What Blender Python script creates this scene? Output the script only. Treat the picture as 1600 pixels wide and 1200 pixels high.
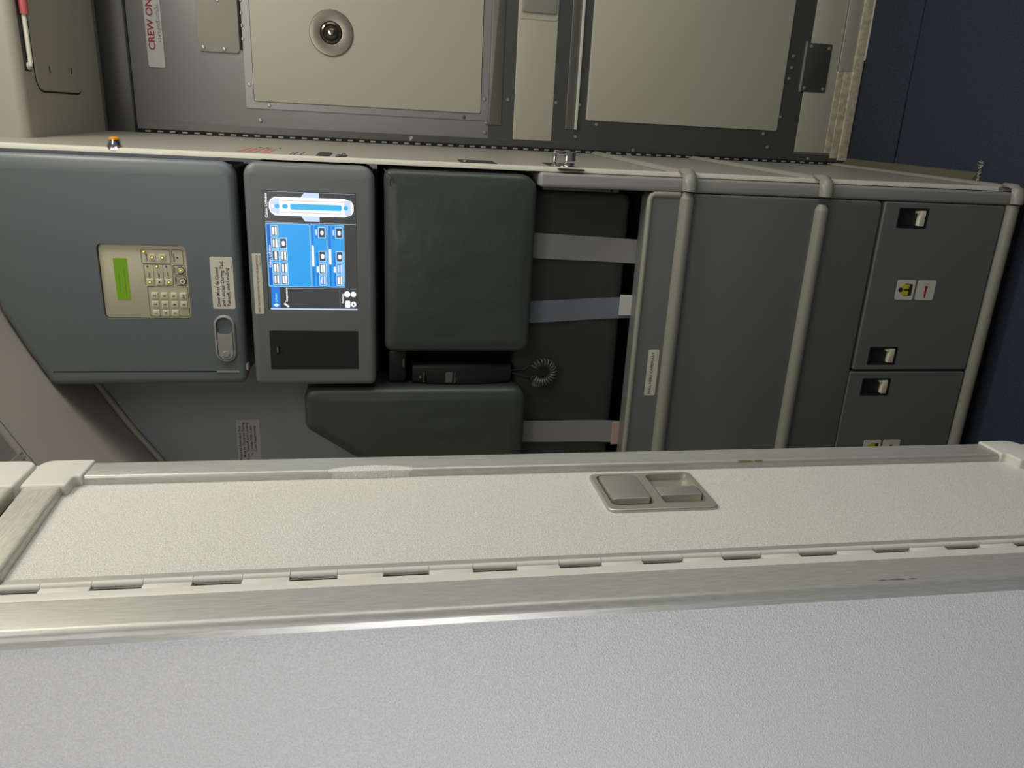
import bpy, bmesh, math, random
from mathutils import Vector, Matrix, noise
from mathutils.geometry import tessellate_polygon

random.seed(4)
SC = bpy.context.scene
for o in list(bpy.data.objects):
    bpy.data.objects.remove(o)
COL = SC.collection

# ------------------------------------------------------------------ camera
# metres: X right along the jump-seat wall, Y forward, Z up, floor at 0.  The
# photograph was taken with the phone on its side, so the camera is rolled 90 deg.
cam_d = bpy.data.cameras.new('camera')
cam_d.sensor_width = 36.0
cam_d.lens = 36.0 * 1165.0 / 1600.0
cam_d.clip_start = 0.02
cam = bpy.data.objects.new('camera', cam_d)
COL.objects.link(cam)
ax = Vector((0.04760761, -0.16021174, -0.98593393))
ay = Vector((-0.94890876, -0.31550351, 0.00544873))
az = Vector((-0.31193857, 0.93530195, -0.16704669))
m = Matrix.Identity(4)
for i in range(3):
    m[i][0] = ax[i]; m[i][1] = -ay[i]; m[i][2] = -az[i]
m.translation = (0, 0, 1.44)
cam.matrix_world = m
SC.camera = cam

# ------------------------------------------------------------------ light
SC.view_settings.view_transform = 'Standard'
SC.view_settings.look = 'None'
SC.view_settings.gamma = 1.0
SC.view_settings.use_curve_mapping = False
SC.view_settings.exposure = 0.0

W = bpy.data.worlds.new('cabin_dimness')
SC.world = W
W.use_nodes = True
W.node_tree.nodes['Background'].inputs[0].default_value = (0.95, 0.97, 1.0, 1)
W.node_tree.nodes['Background'].inputs[1].default_value = 0.10


def area(name, loc, target, sx, sy, power, col):
    d = bpy.data.lights.new(name, 'AREA')
    d.shape = 'RECTANGLE'; d.size = sx; d.size_y = sy
    d.energy = power; d.color = col
    o = bpy.data.objects.new(name, d)
    COL.objects.link(o)
    o.location = loc
    o.rotation_euler = (Vector(target) - Vector(loc)).to_track_quat('-Z', 'Y').to_euler()
    return o


area('galley_side_light', (1.55, 0.80, 1.42), (-0.34, 0.85, 1.15), 1.1, 1.5, 13.2, (1.0, 0.985, 0.935))
area('aisle_ceiling_light', (0.42, 0.30, 2.25), (0.0, 0.9, 1.0), 0.6, 0.4, 4.5, (1.0, 0.97, 0.88))
area('entry_ceiling_light', (0.78, 1.20, 2.28), (-0.15, 1.45, 1.35), 0.35, 0.35, 8.5, (1.0, 0.95, 0.82))
area('cabin_ceiling_light', (-0.3, -1.0, 2.2), (-0.3, 0.5, 1.2), 1.2, 0.5, 6.0, (1.0, 0.97, 0.92))
area('cabin_window_light', (-1.30, -0.75, 1.35), (-0.4, 0.5, 1.3), 0.4, 0.5, 11.0, (0.985, 0.97, 1.0))

# ------------------------------------------------------------------ materials
def lin(c):
    return tuple((v / 255 / 12.92) if v / 255 <= 0.04045 else ((v / 255 + 0.055) / 1.055) ** 2.4 for v in c)


def mat(name, rgb, rough=0.5, metal=0.0, bump=None, mottle=None, emit=None, spec=None, stretch=None):
    M = bpy.data.materials.new(name)
    M.use_nodes = True
    nt = M.node_tree
    b = nt.nodes['Principled BSDF']
    c = lin(rgb)
    b.inputs['Base Color'].default_value = (*c, 1)
    b.inputs['Roughness'].default_value = rough
    b.inputs['Metallic'].default_value = metal
    if spec is not None:
        b.inputs['Specular IOR Level'].default_value = spec
    if emit:
        b.inputs['Emission Color'].default_value = (*c, 1)
        b.inputs['Emission Strength'].default_value = emit
        b.inputs['Base Color'].default_value = (0.01, 0.01, 0.01, 1)
    if bump or mottle:
        tc = nt.nodes.new('ShaderNodeTexCoord')
        mp = nt.nodes.new('ShaderNodeMapping')
        if stretch:
            mp.inputs['Scale'].default_value = stretch
        nt.links.new(tc.outputs['Object'], mp.inputs['Vector'])
    if bump:
        sc, dist, st = bump
        n = nt.nodes.new('ShaderNodeTexNoise')
        n.inputs['Scale'].default_value = sc
        n.inputs['Detail'].default_value = 2.0
        nt.links.new(mp.outputs['Vector'], n.inputs['Vector'])
        bp = nt.nodes.new('ShaderNodeBump')
        bp.inputs['Distance'].default_value = dist
        bp.inputs['Strength'].default_value = st
        nt.links.new(n.outputs['Fac'], bp.inputs['Height'])
        nt.links.new(bp.outputs['Normal'], b.inputs['Normal'])
    if mottle:
        sc, lo, hi = mottle
        n = nt.nodes.new('ShaderNodeTexNoise')
        n.inputs['Scale'].default_value = sc
        n.inputs['Detail'].default_value = 3.0
        nt.links.new(mp.outputs['Vector'], n.inputs['Vector'])
        r = nt.nodes.new('ShaderNodeValToRGB')
        r.color_ramp.elements[0].position = 0.35
        r.color_ramp.elements[1].position = 0.65
        r.color_ramp.elements[0].color = (*[v * lo for v in c], 1)
        r.color_ramp.elements[1].color = (*[min(1, v * hi) for v in c], 1)
        nt.links.new(n.outputs['Fac'], r.inputs['Fac'])
        nt.links.new(r.outputs['Color'], b.inputs['Base Color'])
    return M


M = {
    'laminate': mat('pebbled_white_laminate', (222, 221, 212), 0.42, bump=(800, 0.0009, 0.9), mottle=(800, 0.80, 1.12)),
    'laminate_cool': mat('pebbled_grey_white_laminate', (216, 216, 215), 0.36, bump=(800, 0.0009, 0.9), mottle=(800, 0.90, 1.05)),
    'alu': mat('brushed_aluminium', (188, 188, 180), 0.40, 0.35, bump=(60, 0.0002, 0.25), mottle=(70, 0.90, 1.06), stretch=(12, 12, 1)),
    'alu_rail': mat('brushed_aluminium_horizontal', (206, 204, 190), 0.40, 0.35, bump=(60, 0.0002, 0.3), mottle=(70, 0.86, 1.08), stretch=(12, 1, 12)),
    'alu_cap': mat('corner_cap_and_lit_edge', (214, 213, 203), 0.45),  # pale cap paint, also paints the lit edge of a door bar
    'alu_latch': mat('satin_steel_latch', (190, 188, 176), 0.36, 0.6),
    'black': mat('black_gap', (8, 9, 10), 0.8),
    'blackplastic': mat('black_plastic', (30, 33, 35), 0.5),
    'leather': mat('black_green_leather', (66, 71, 65), 0.38, bump=(45, 0.003, 0.25), spec=0.45),
    'fabric_dark': mat('dark_back_cushion', (50, 54, 51), 0.6, bump=(60, 0.002, 0.2)),
    'grey': mat('grey_painted_panel', (103, 109, 112), 0.40, bump=(900, 0.0002, 0.15)),
    'grey_box': mat('grey_plastic_housing', (108, 112, 112), 0.40, bump=(900, 0.0002, 0.15)),
    'grey_dark': mat('dark_grey_panel', (106, 110, 107), 0.40, bump=(900, 0.0002, 0.15)),
    'grey_strip': mat('mid_grey_frame', (150, 150, 144), 0.42),
    'bumper': mat('warm_grey_bumper', (146, 144, 133), 0.34),
    'white_wall': mat('cream_side_wall', (160, 157, 146), 0.42),
    'bead': mat('pale_corner_bead', (214, 211, 196), 0.38),
    'wall_blue': mat('blue_grey_wall', (152, 157, 163), 0.55, bump=(500, 0.0003, 0.2)),
    'liner': mat('warm_grey_liner', (176, 171, 160), 0.55, bump=(500, 0.0003, 0.2)),
    'liner_dark': mat('dark_recess', (128, 126, 118), 0.6),
    'ceiling': mat('cream_ceiling_panel', (164, 160, 146), 0.5),
    'steel': mat('dark_brushed_steel', (150, 150, 148), 0.42, 0.5, bump=(50, 0.0001, 0.2), stretch=(1, 8, 8)),
    'steel_dark': mat('dark_and_shaded_steel', (104, 104, 99), 0.38, 0.65),  # dark steel; also paints dim reflections and latch-well shade
    'steel_mid': mat('mid_steel_bar', (132, 131, 122), 0.38, 0.7),
    'door_cream': mat('cream_door_panel', (184, 182, 164), 0.5, bump=(700, 0.0002, 0.15)),
    'door_grey': mat('grey_door_paint', (150, 149, 138), 0.45),
    'kick': mat('worn_threshold_strip', (206, 199, 174), 0.55, mottle=(70, 0.72, 1.06)),
    'carpet': mat('navy_carpet', (52, 60, 77), 0.95, bump=(420, 0.004, 1.0), mottle=(420, 0.5, 1.5)),
    'mat_dark': mat('charcoal_floor_mat', (50, 57, 70), 0.95, bump=(420, 0.003, 0.8), mottle=(420, 0.6, 1.35)),
    'olive': mat('olive_floor_edging', (96, 94, 76), 0.6),
    'chrome': mat('chrome', (225, 222, 215), 0.12, 1.0),
    'screw': mat('steel_screw', (176, 174, 166), 0.28, 0.6),
    'label': mat('off_white_label', (214, 212, 196), 0.5),
    'label_grey': mat('grey_and_shaded_label', (186, 186, 182), 0.55),
    'ink': mat('dark_ink', (38, 38, 36), 0.6),
    'ink_red': mat('red_ink', (150, 28, 34), 0.6),
    'stain': mat('brown_stain', (138, 120, 88), 0.6),
    'ink_faded': mat('faded_red_ink', (186, 128, 116), 0.6),
    'washer': mat('brushed_washer', (150, 142, 130), 0.30, 0.9),
    'ink_rust': mat('rust_red_ink', (158, 74, 62), 0.6),
    'ink_yellow': mat('yellow_ink', (206, 196, 40), 0.6),
    'ink_pink': mat('pink_ink', (214, 160, 150), 0.6),
    'orange': mat('orange_lens', (235, 150, 20), 0.3),
    'red': mat('dull_red_sleeve', (176, 84, 84), 0.5),
    'rod': mat('white_rod', (222, 218, 205), 0.4),
    'belt': mat('grey_webbing', (140, 140, 138), 0.55, bump=(900, 0.0006, 0.5), stretch=(4, 1, 1)),
    'belt_blue': mat('blue_grey_webbing', (116, 122, 132), 0.55, bump=(900, 0.0006, 0.5), stretch=(4, 1, 1)),
    'tag_white': mat('white_tag', (205, 202, 196), 0.6),
    'tag_pink': mat('pinkish_tag', (190, 160, 150), 0.6),
    'keyplate': mat('beige_keypad_plate', (206, 198, 170), 0.45),
    'key': mat('beige_key', (222, 214, 186), 0.4),
    'lcd': mat('green_display', (92, 128, 12), 0.3, emit=1.0),
    'lcd_dark': mat('green_display_text', (70, 100, 10), 0.3, emit=1.0),
    'led': mat('yellow_led', (255, 220, 80), 0.3, emit=1.2),
    'tongue': mat('cream_latch_tongue', (232, 226, 200), 0.4),
    's_bg': mat('screen_dark', (64, 66, 66), 0.25, emit=1.0),
    's_blue': mat('screen_blue', (52, 164, 240), 0.25, emit=1.0),
    's_mid': mat('screen_mid_blue', (40, 128, 222), 0.25, emit=1.0),
    's_navy': mat('screen_header_blue', (32, 98, 190), 0.25, emit=1.0),
    's_pale': mat('screen_pale_blue', (168, 218, 255), 0.25, emit=1.0),
    's_ice': mat('screen_ice_blue', (206, 224, 250), 0.25, emit=1.0),
    's_white': mat('screen_white', (255, 255, 255), 0.25, emit=1.1),
    's_btn': mat('screen_button_grey', (72, 78, 86), 0.25, emit=1.0),
    's_line': mat('screen_line_grey', (150, 160, 176), 0.25, emit=1.0),
    's_cyan': mat('screen_cyan', (70, 184, 236), 0.25, emit=1.0),
    'glass': mat('dark_lens', (96, 90, 76), 0.12, 0.7),
    'coil': mat('black_coiled_cord', (84, 84, 80), 0.28),
}


# ------------------------------------------------------------------ mesh tools
class MB:
    """collects geometry in world metres, then links it as one mesh object"""

    def __init__(s):
        s.v = []; s.f = []; s.mi = []; s.mats = []

    def slot(s, mt):
        if mt not in s.mats:
            s.mats.append(mt)
        return s.mats.index(mt)

    def add(s, vs, fs, mt):
        o = len(s.v); k = s.slot(mt)
        s.v += [tuple(p) for p in vs]
        for f in fs:
            s.f.append([o + i for i in f]); s.mi.append(k)

    def box(s, x0, x1, y0, y1, z0, z1, mt, r=0.0, seg=2):
        bm = bmesh.new()
        bmesh.ops.create_cube(bm, size=1.0)
        for v in bm.verts:
            v.co = Vector(((x0 + x1) / 2 + v.co.x * (x1 - x0), (y0 + y1) / 2 + v.co.y * (y1 - y0), (z0 + z1) / 2 + v.co.z * (z1 - z0)))
        if r > 0:
            bmesh.ops.bevel(bm, geom=bm.edges[:], offset=r, segments=seg, affect='EDGES', profile=0.5)
        s.take(bm, mt)

    def take(s, bm, mt):
        bm.verts.index_update()
        s.add([v.co.copy() for v in bm.verts], [[v.index for v in f.verts] for f in bm.faces], mt)
        bm.free()

    def tube(s, path, r, mt, n=12, closed=False, caps=True, r2=None, flat=None):
        path = [Vector(p) for p in path]
        L = len(path); rings = []
        up = None
        for i, p in enumerate(path):
            a = path[(i - 1) % L] if (closed or i > 0) else p
            b = path[(i + 1) % L] if (closed or i < L - 1) else p
            t = (b - a).normalized()
            if up is None:
                up = Vector((0, 0, 1)) if abs(t.z) < 0.9 else Vector((0, 1, 0))
            u = (up - t * up.dot(t)).normalized(); up = u
            w = t.cross(u)
            rr = r if r2 is None else r + (r2 - r) * i / (L - 1)
            rings.append([p + (u * math.cos(2 * math.pi * k / n) + w * math.sin(2 * math.pi * k / n)) * rr for k in range(n)])
        vs = [q for g in rings for q in g]; fs = []
        for i in range(L if closed else L - 1):
            j = (i + 1) % L
            for k in range(n):
                l = (k + 1) % n
                fs.append([i * n + k, i * n + l, j * n + l, j * n + k])
        if caps and not closed:
            fs.append(list(range(n))[::-1]); fs.append([(L - 1) * n + k for k in range(n)])
        s.add(vs, fs, mt)

    def lathe(s, prof, mp, a, b, mt, n=32):
        """profile (radius, height) turned about the outward axis of map mp at (a,b)"""
        vs = []; fs = []
        for (r, h) in prof:
            for k in range(n):
                t = 2 * math.pi * k / n
                vs.append(mp(a + r * math.cos(t), b + r * math.sin(t), h))
        for i in range(len(prof) - 1):
            for k in range(n):
                l = (k + 1) % n
                fs.append([i * n + k, i * n + l, (i + 1) * n + l, (i + 1) * n + k])
        fs.append([(len(prof) - 1) * n + k for k in range(n)])
        s.add(vs, fs, mt)

    def build(s, name, root=None, parent=None, angle=35, origin=None):
        me = bpy.data.meshes.new(name)
        org = Vector(origin) if origin is not None else (Vector(root['_o']) if root is not None else Vector((0, 0, 0)))
        me.from_pydata([tuple(Vector(p) - org) for p in s.v], [], s.f)
        for mt in s.mats:
            me.materials.append(M[mt])
        me.polygons.foreach_set('material_index', s.mi)
        bm = bmesh.new(); bm.from_mesh(me)
        bmesh.ops.recalc_face_normals(bm, faces=bm.faces[:])
        bm.to_mesh(me); bm.free()
        me.polygons.foreach_set('use_smooth', [True] * len(me.polygons))
        me.set_sharp_from_angle(angle=math.radians(angle))
        me.update()
        o = bpy.data.objects.new(name, me)
        COL.objects.link(o)
        if parent is None and root is not None:
            parent = root
        if parent is not None:
            o.parent = parent
        else:
            o.location = org
        return o


def rpoly(pts, r, n=5):
    """convex CCW polygon with rounded corners -> list of (point, outward normal)"""
    L = len(pts); out = []
    P = [Vector(p) for p in pts]
    for i in range(L):
        e1 = (P[i] - P[i - 1]).normalized(); e2 = (P[(i + 1) % L] - P[i]).normalized()
        n1 = Vector((e1.y, -e1.x)); n2 = Vector((e2.y, -e2.x))
        rr = r[i] if isinstance(r, (list, tuple)) else r
        if e1.cross(e2) < -1e-9:                      # concave corner
            c = P[i] + (n1 + n2) / (1 + n1.dot(n2)) * rr
            for k in range(n + 1):
                nn = n1.lerp(n2, k / n).normalized()
                out.append((c - nn * rr, nn))
            continue
        c = P[i] - (n1 + n2) / (1 + n1.dot(n2)) * rr
        a1 = math.atan2(n1.y, n1.x); a2 = math.atan2(n2.y, n2.x)
        while a2 < a1 - 1e-6:
            a2 += 2 * math.pi
        for k in range(n + 1):
            t = a1 + (a2 - a1) * k / n
            nn = Vector((math.cos(t), math.sin(t)))
            out.append((c + nn * rr, nn))
    return out


def rect(a0, a1, b0, b1):
    return [(a0, b0), (a1, b0), (a1, b1), (a0, b1)]


def circ(a, b, r, n=24):
    return [(Vector((a + r * math.cos(2 * math.pi * k / n), b + r * math.sin(2 * math.pi * k / n))),
             Vector((math.cos(2 * math.pi * k / n), math.sin(2 * math.pi * k / n)))) for k in range(n)]


def wrinkle(q):
    return noise.noise(Vector((q.x * 11, q.y * 9, 1.7))) + 0.35 * noise.noise(Vector((q.x * 34, q.y * 16, 3.1)))


def slab(mb, mp, rp, h0, h1, mt, fillet=0.0, seg=4, holes=(), back=True, puff=None, wx=0.0):
    """extrude rounded polygon rp from height h0 to h1 along map mp, front edge filleted.
    holes: (rp, depth, wall material, floor material). puff: (bulge, reach, noise) swells a cushion"""
    rings = [(0.0, h0)]
    if fillet > 0:
        for k in range(seg + 1):
            t = math.pi / 2 * k / seg
            rings.append((fillet * (1 - math.cos(t)), h1 - fillet + fillet * math.sin(t)))
    else:
        rings.append((0.0, h1))
    n = len(rp); vs = []; fs = []
    for (d, h) in rings:
        for (p, nn) in rp:
            q = p - nn * d * (1 + wx * max(0, nn.x) ** 2)
            hh = h
            vs.append(mp(q.x, q.y, hh))
    for i in range(len(rings) - 1):
        for k in range(n):
            l = (k + 1) % n
            fs.append([i * n + k, i * n + l, (i + 1) * n + l, (i + 1) * n + k])
    if back:
        fs.append(list(range(n))[::-1])
    last = (len(rings) - 1) * n
    d, hL = rings[-1]
    if puff:
        # fill the front with wrinkled, gently swelling copies of the last ring
        bulge, reach, amp = puff
        cen = sum((p - nn * d for (p, nn) in rp), Vector((0, 0))) / n
        hx = max(abs(p.x - cen.x) for (p, nn) in rp) * 1.02; hy = max(abs(p.y - cen.y) for (p, nn) in rp) * 1.02
        prev = last
        for j in range(1, 19):
            f = 1 - j / 19
            o = len(vs)
            for (p, nn) in rp:
                q = cen + (p - nn * d - cen) * f
                g = (1 - min(1, abs(q.x - cen.x) / hx) ** 3) * (1 - min(1, abs(q.y - cen.y) / hy) ** 3)
                vs.append(mp(q.x, q.y, hL + bulge * g + amp * wrinkle(q) * min(1, j / 2)))
            for k in range(n):
                l = (k + 1) % n
                fs.append([prev + k, prev + l, o + l, o + k])
            prev = o
        o = len(vs)
        vs.append(mp(cen.x, cen.y, hL + bulge + amp * wrinkle(cen)))
        for k in range(n):
            fs.append([prev + k, prev + (k + 1) % n, o])
        mb.add(vs, fs, mt)
        return
    if not holes:
        fs.append([last + k for k in range(n)])
        mb.add(vs, fs, mt)
        return
    mb.add(vs, fs, mt)
    loops = [[(p - nn * d * (1 + wx * max(0, nn.x) ** 2)) for (p, nn) in rp]] + [[p for (p, nn) in hr] for (hr, *_r) in holes]
    flat = [q for lp in loops for q in lp]
    tris = tessellate_polygon([[Vector((q.x, q.y, 0)) for q in lp] for lp in loops])
    mb.add([mp(q.x, q.y, hL) for q in flat], [list(t) for t in tris], mt)
    for (hr, depth, mw, mf) in holes:
        k = len(hr)
        top = [mp(p.x, p.y, hL) for (p, nn) in hr]
        bot = [mp(p.x, p.y, hL - depth) for (p, nn) in hr]
        mb.add(top + bot, [[i, (i + 1) % k, k + (i + 1) % k, k + i] for i in range(k)], mw)
        mb.add(bot, [list(range(k))], mf)


def plate(mb, mp, a0, a1, b0, b1, h0, h1, mt, rc=0.0, fillet=0.0, seg=2, **kw):
    rc = max(rc, fillet * 1.001, 1e-5)
    slab(mb, mp, rpoly(rect(a0, a1, b0, b1), rc), h0, h1, mt, fillet, seg, **kw)


_tc = {}


def glyphs(s, shear=0.0, bold=0.0):
    key = (s, shear, bold)
    if key not in _tc:
        cu = bpy.data.curves.new('t', 'FONT')
        cu.body = s; cu.size = 1.0; cu.shear = shear; cu.offset = bold; cu.resolution_u = 3
        ob = bpy.data.objects.new('t', cu)
        COL.objects.link(ob)
        me = bpy.data.meshes.new_from_object(ob.evaluated_get(bpy.context.evaluated_depsgraph_get()))
        vs = [v.co.copy() for v in me.vertices]; fs = [list(p.vertices) for p in me.polygons]
        bpy.data.objects.remove(ob); bpy.data.curves.remove(cu); bpy.data.meshes.remove(me)
        _tc[key] = (vs, fs)
    return _tc[key]


def text(mb, mp, s, a, b, h, mt, height=None, width=None, align='L', shear=0.0, rot=0.0, bold=0.0):
    """text with its lower left at (a,b); scaled to cap height and/or width"""
    vs, fs = glyphs(s, shear, bold)
    if not vs:
        return
    x0 = min(v.x for v in vs); x1 = max(v.x for v in vs)
    sy = (height / 0.72) if height else width / (x1 - x0)
    sx = (width / (x1 - x0)) if width else sy
    w = (x1 - x0) * sx
    off = {'L': 0, 'C': -w / 2, 'R': -w}[align]
    c, sn = math.cos(rot), math.sin(rot)
    out = []
    for v in vs:
        p = (v.x - x0) * sx + off; q = v.y * sy
        out.append(mp(a + p * c - q * sn, b + p * sn + q * c, h))
    mb.add(out, fs, mt)


def F(y0):
    return lambda a, b, h: Vector((a, y0 - h, b))            # faces the camera (-Y)


def S(x0):
    return lambda a, b, h: Vector((x0 + h, a, b))            # faces the aisle (+X)


def xs(y):
    return -0.03 - 0.0307 * (2.25 - y)


def SW(a, b, h):
    return Vector((xs(a) + h, a, b))                         # lavatory side wall


def CE(z0):
    return lambda a, b, h: Vector((b, a, z0 - h))            # ceiling underside


def FL(z0):
    return lambda a, b, h: Vector((a, b, z0 + h))


def tag(o, label, cat, group=None, kind=None):
    o['label'] = label; o['category'] = cat
    if group:
        o['group'] = group
    if kind:
        o['kind'] = kind
    return o


ROOTS = []


def thing(name, loc, label, cat, group=None):
    o = bpy.data.objects.new(name, None)
    o.empty_display_size = 0.02
    COL.objects.link(o)
    o.location = loc
    o['_o'] = tuple(loc)
    ROOTS.append(o)
    return tag(o, label, cat, group)


def struct(name, mb, label, cat='wall', origin=None, **kw):
    return tag(mb.build(name, origin=origin, **kw), label, cat, kind='structure')


# ------------------------------------------------------------------ setting
b = MB(); b.box(-1.7, 1.3, -1.2, 2.32, -0.04, 0.0, 'carpet')
struct('floor', b, 'dark navy blue carpet floor', 'floor', (0, 0.5, 0))

b = MB(); b.box(-1.25, -0.075, 1.65, 1.69, 0.0, 2.3, 'wall_blue')
struct('wall_front', b, 'flat blue-grey wall panel behind the jump seat', 'wall', (-0.6, 1.67, 0))

# lavatory side wall, a thin slab at a slight angle, facing the aisle
b = MB()
fp = [(xs(1.524), 1.524), (xs(2.262), 2.262), (xs(2.262) - 0.006, 2.262), (xs(1.524) - 0.006, 1.524)]
vs = [(x, y, 0.0) for x, y in fp] + [(x, y, 2.3) for x, y in fp]
b.add(vs, [[0, 1, 2, 3], [4, 5, 6, 7], [0, 1, 5, 4], [1, 2, 6, 5], [2, 3, 7, 6], [3, 0, 4, 7]], 'white_wall')
wall_r = struct('wall_right', b, 'narrow cream side wall seen edge-on between jump seat and flight deck door', 'wall', (-0.05, 1.9, 0))

b = MB()
pts = [(xs(1.52) - 0.006, 1.5175), (xs(1.52) - 0.003, 1.5175), (xs(1.52) + 0.0015, 1.5195), (xs(1.52) + 0.003, 1.524),
       (xs(1.532) + 0.003, 1.532), (xs(1.532) - 0.002, 1.534), (xs(1.52) - 0.006, 1.534)]
k = len(pts)
b.add([(x, y, 0.09) for x, y in pts] + [(x, y, 2.3) for x, y in pts],
      [list(range(k)), list(range(k, 2 * k))] + [[i, (i + 1) % k, k + (i + 1) % k, k + i] for i in range(k)], 'bead')
struct('trim_1', b, 'bright cream corner bead running down the front edge of the side wall', 'trim', (-0.055, 1.5, 0.09))

# ceiling drop box in front of the flight deck door
Z0 = 2.155
ce = thing('ceiling', (0.5, 2.0, Z0), 'cream dropped ceiling panel in front of the flight deck door', 'ceiling')
ce['kind'] = 'structure'
b = MB()
mpx = lambda a, bb, h: Vector((0.5 + h, a, bb))
pr = rpoly([(1.742, Z0), (2.195, Z0), (2.195, 2.6), (1.742, 2.6)], [0.022, 0.004, 0.004, 0.004], 6)
slab(b, lambda a, bb, h: Vector((h, a, bb)), pr, -0.049, 1.2, 'ceiling', 0.0)
b.build('ceiling_body', ce)
b = MB(); b.box(-0.035, 1.2, 2.197, 2.238, Z0 + 0.006, 2.3, 'liner_dark', 0.004)
b.build('rear_step', ce)
b = MB()
slab(b, CE(Z0), rpoly([(1.8085, 0.0455), (2.0645, 0.0505), (2.0685, 1.0), (1.8085, 1.0)], 0.033), -0.002, 0.0006, 'black')
b.build('hatch_groove', ce)
b = MB()
slab(b, CE(Z0), rpoly([(1.812, 0.049), (2.061, 0.054), (2.065, 1.0), (1.812, 1.0)], 0.03), -0.002, 0.0032, 'ceiling', 0.003)
for (yy, xx) in ((1.88, 0.094), (2.001, 0.10)):
    b.box(xx - 0.007, xx + 0.007, yy - 0.0016, yy + 0.0016, Z0 - 0.0040, Z0 - 0.002, 'black')
b.build('access_hatch', ce)
b = MB()
slab(b, F(1.742), rpoly(rect(0.0645, 1.0, 2.1935, 2.6), 0.023), -0.002, 0.0006, 'black')
b.build('hatch_groove', ce)
b = MB()
slab(b, F(1.742), rpoly(rect(0.067, 1.0, 2.196, 2.6), 0.02), -0.002, 0.004, 'ceiling', 0.003)
b.build('front_hatch', ce)
b = MB()
b.box(0.084, 1.1, 1.7655, 1.7965, Z0 - 0.0008, Z0 + 0.01, 'blackplastic', 0.0006)
b.build('slot', ce)

rd = thing('strap_handle', (0.3, 1.778, Z0 - 0.008), 'thin white rod with a dull red sleeve lying in the ceiling slot', 'handle')
b = MB(); b.tube([(0.094, 1.781, Z0 - 0.005), (0.1, 1.781, Z0 - 0.0065), (0.9, 1.781, Z0 - 0.0065)], 0.0045, 'rod')
b.lathe([(0.007, -0.001), (0.007, 0.004), (0.004, 0.006)], lambda a, bb, h: Vector((bb, a, Z0 - h)), 1.781, 0.094, 'rod', 14)
b.build('rod', rd)
b = MB(); b.tube([(0.19, 1.781, Z0 - 0.008), (0.6, 1.781, Z0 - 0.008)], 0.0085, 'red')
b.build('sleeve', rd)

# sloped sidewall liner (curved in cross section, runs fore and aft)
LC = [(0.05, 2.262), (-0.06, 2.238), (-0.2, 2.203), (-0.356, 2.151), (-0.43, 2.118), (-0.499, 2.082), (-0.56, 2.050), (-0.645, 2.000), (-0.729, 1.944), (-0.83, 1.865),
      (-0.92, 1.775), (-1.0, 1.66), (-1.07, 1.5), (-1.12, 1.25), (-1.15, 0.9), (-1.15, 0.0)]


def liner_piece(y0, y1, mt, th=0.02):
    b = MB()
    n = len(LC)
    vs = []
    for i, (x, z) in enumerate(LC):
        a = Vector(LC[max(0, i - 1)]); c = Vector(LC[min(n - 1, i + 1)])
        t = (c - a).normalized(); nn = Vector((t.y, -t.x)) * th   # outward (up and left)
        vs += [(x, y0, z), (x, y1, z), (x + nn.x, y1, z + abs(nn.y)), (x + nn.x, y0, z + abs(nn.y))]
    fs = []
    for i in range(n - 1):
        o, p = 4 * i, 4 * i + 4
        for k in range(4):
            l = (k + 1) % 4
            fs.append([o + k, o + l, p + l, p + k])
    fs.append([0, 1, 2, 3]); fs.append([4 * n - 4 + k for k in range(4)])
    b.add(vs, fs, mt)
    return b


wl = struct('wall_left', liner_piece(1.302, 1.65, 'liner'), 'warm grey curved sidewall liner sloping up over the jump seat wall', 'wall', (-0.8, 1.45, 0), angle=50)
wl2 = thing('wall_door_lining', (-0.6, 1.05, 2.0), 'grey entry door lining with a dark rounded recess above the closet', 'wall')
wl2.name = 'wall_entry'
wl2['kind'] = 'structure'
liner_piece(0.82, 1.299, 'liner').build('lining', wl2, angle=50)


def lpt(x):
    for (x0, z0), (x1, z1) in zip(LC, LC[1:]):
        if x1 <= x <= x0:
            return z0 + (z1 - z0) * (x0 - x) / (x0 - x1)
    return LC[-1][1]


def LM(a, bb, h):      # a = Y, b = X along the liner, h = off its surface into the cabin
    z = lpt(bb)
    return Vector((bb + h * 0.5, a, z - h * 0.86))


def liner_sheet(mb, y0, y1, x0, x1, h, mt, n=14):
    vs = []; fs = []
    for i in range(n + 1):
        x = x0 + (x1 - x0) * i / n
        vs += [LM(y0, x, h), LM(y1, x, h), LM(y1, x, -0.001), LM(y0, x, -0.001)]
    for i in range(n):
        o = 4 * i
        for k in range(4):
            l = (k + 1) % 4
            fs.append([o + k, o + l, o + 4 + l, o + 4 + k])
    fs += [[0, 1, 2, 3], [4 * n + k for k in range(4)]]
    mb.add(vs, fs, mt)


b = MB()
liner_sheet(b, 0.9, 1.277, -0.55, -0.2, 0.0012, 'liner_dark')
b.lathe([(0.004, 0.0), (0.004, 0.003), (0.002, 0.004)], LM, 1.262, -0.495, 'black', 12)
b.build('recess', wl2)
b = MB()
liner_sheet(b, 1.277, 1.286, -0.558, -0.2, 0.005, 'liner')
liner_sheet(b, 0.9, 1.286, -0.558, -0.548, 0.005, 'bumper', 4)
b.build('recess_rim', wl2)

b = MB()
pth = [(x, 1.643, z - 0.008) for x, z in LC[5:12]]
b.tube(pth, 0.006, 'liner', 8)
struct('trim_2', b, 'slim rounded seal along the joint of curved liner and flat wall', 'trim', (-0.7, 1.643, 1.95))

b = MB(); b.box(-0.033, 1.1, 2.238, 2.30, 2.095, 2.17, 'steel_dark', 0.003)
for xx in (-0.012, 0.02):
    pass
struct('trim_3', b, 'dark metal head of the flight deck door frame under the ceiling', 'trim', (0.5, 2.26, 2.1))

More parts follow.
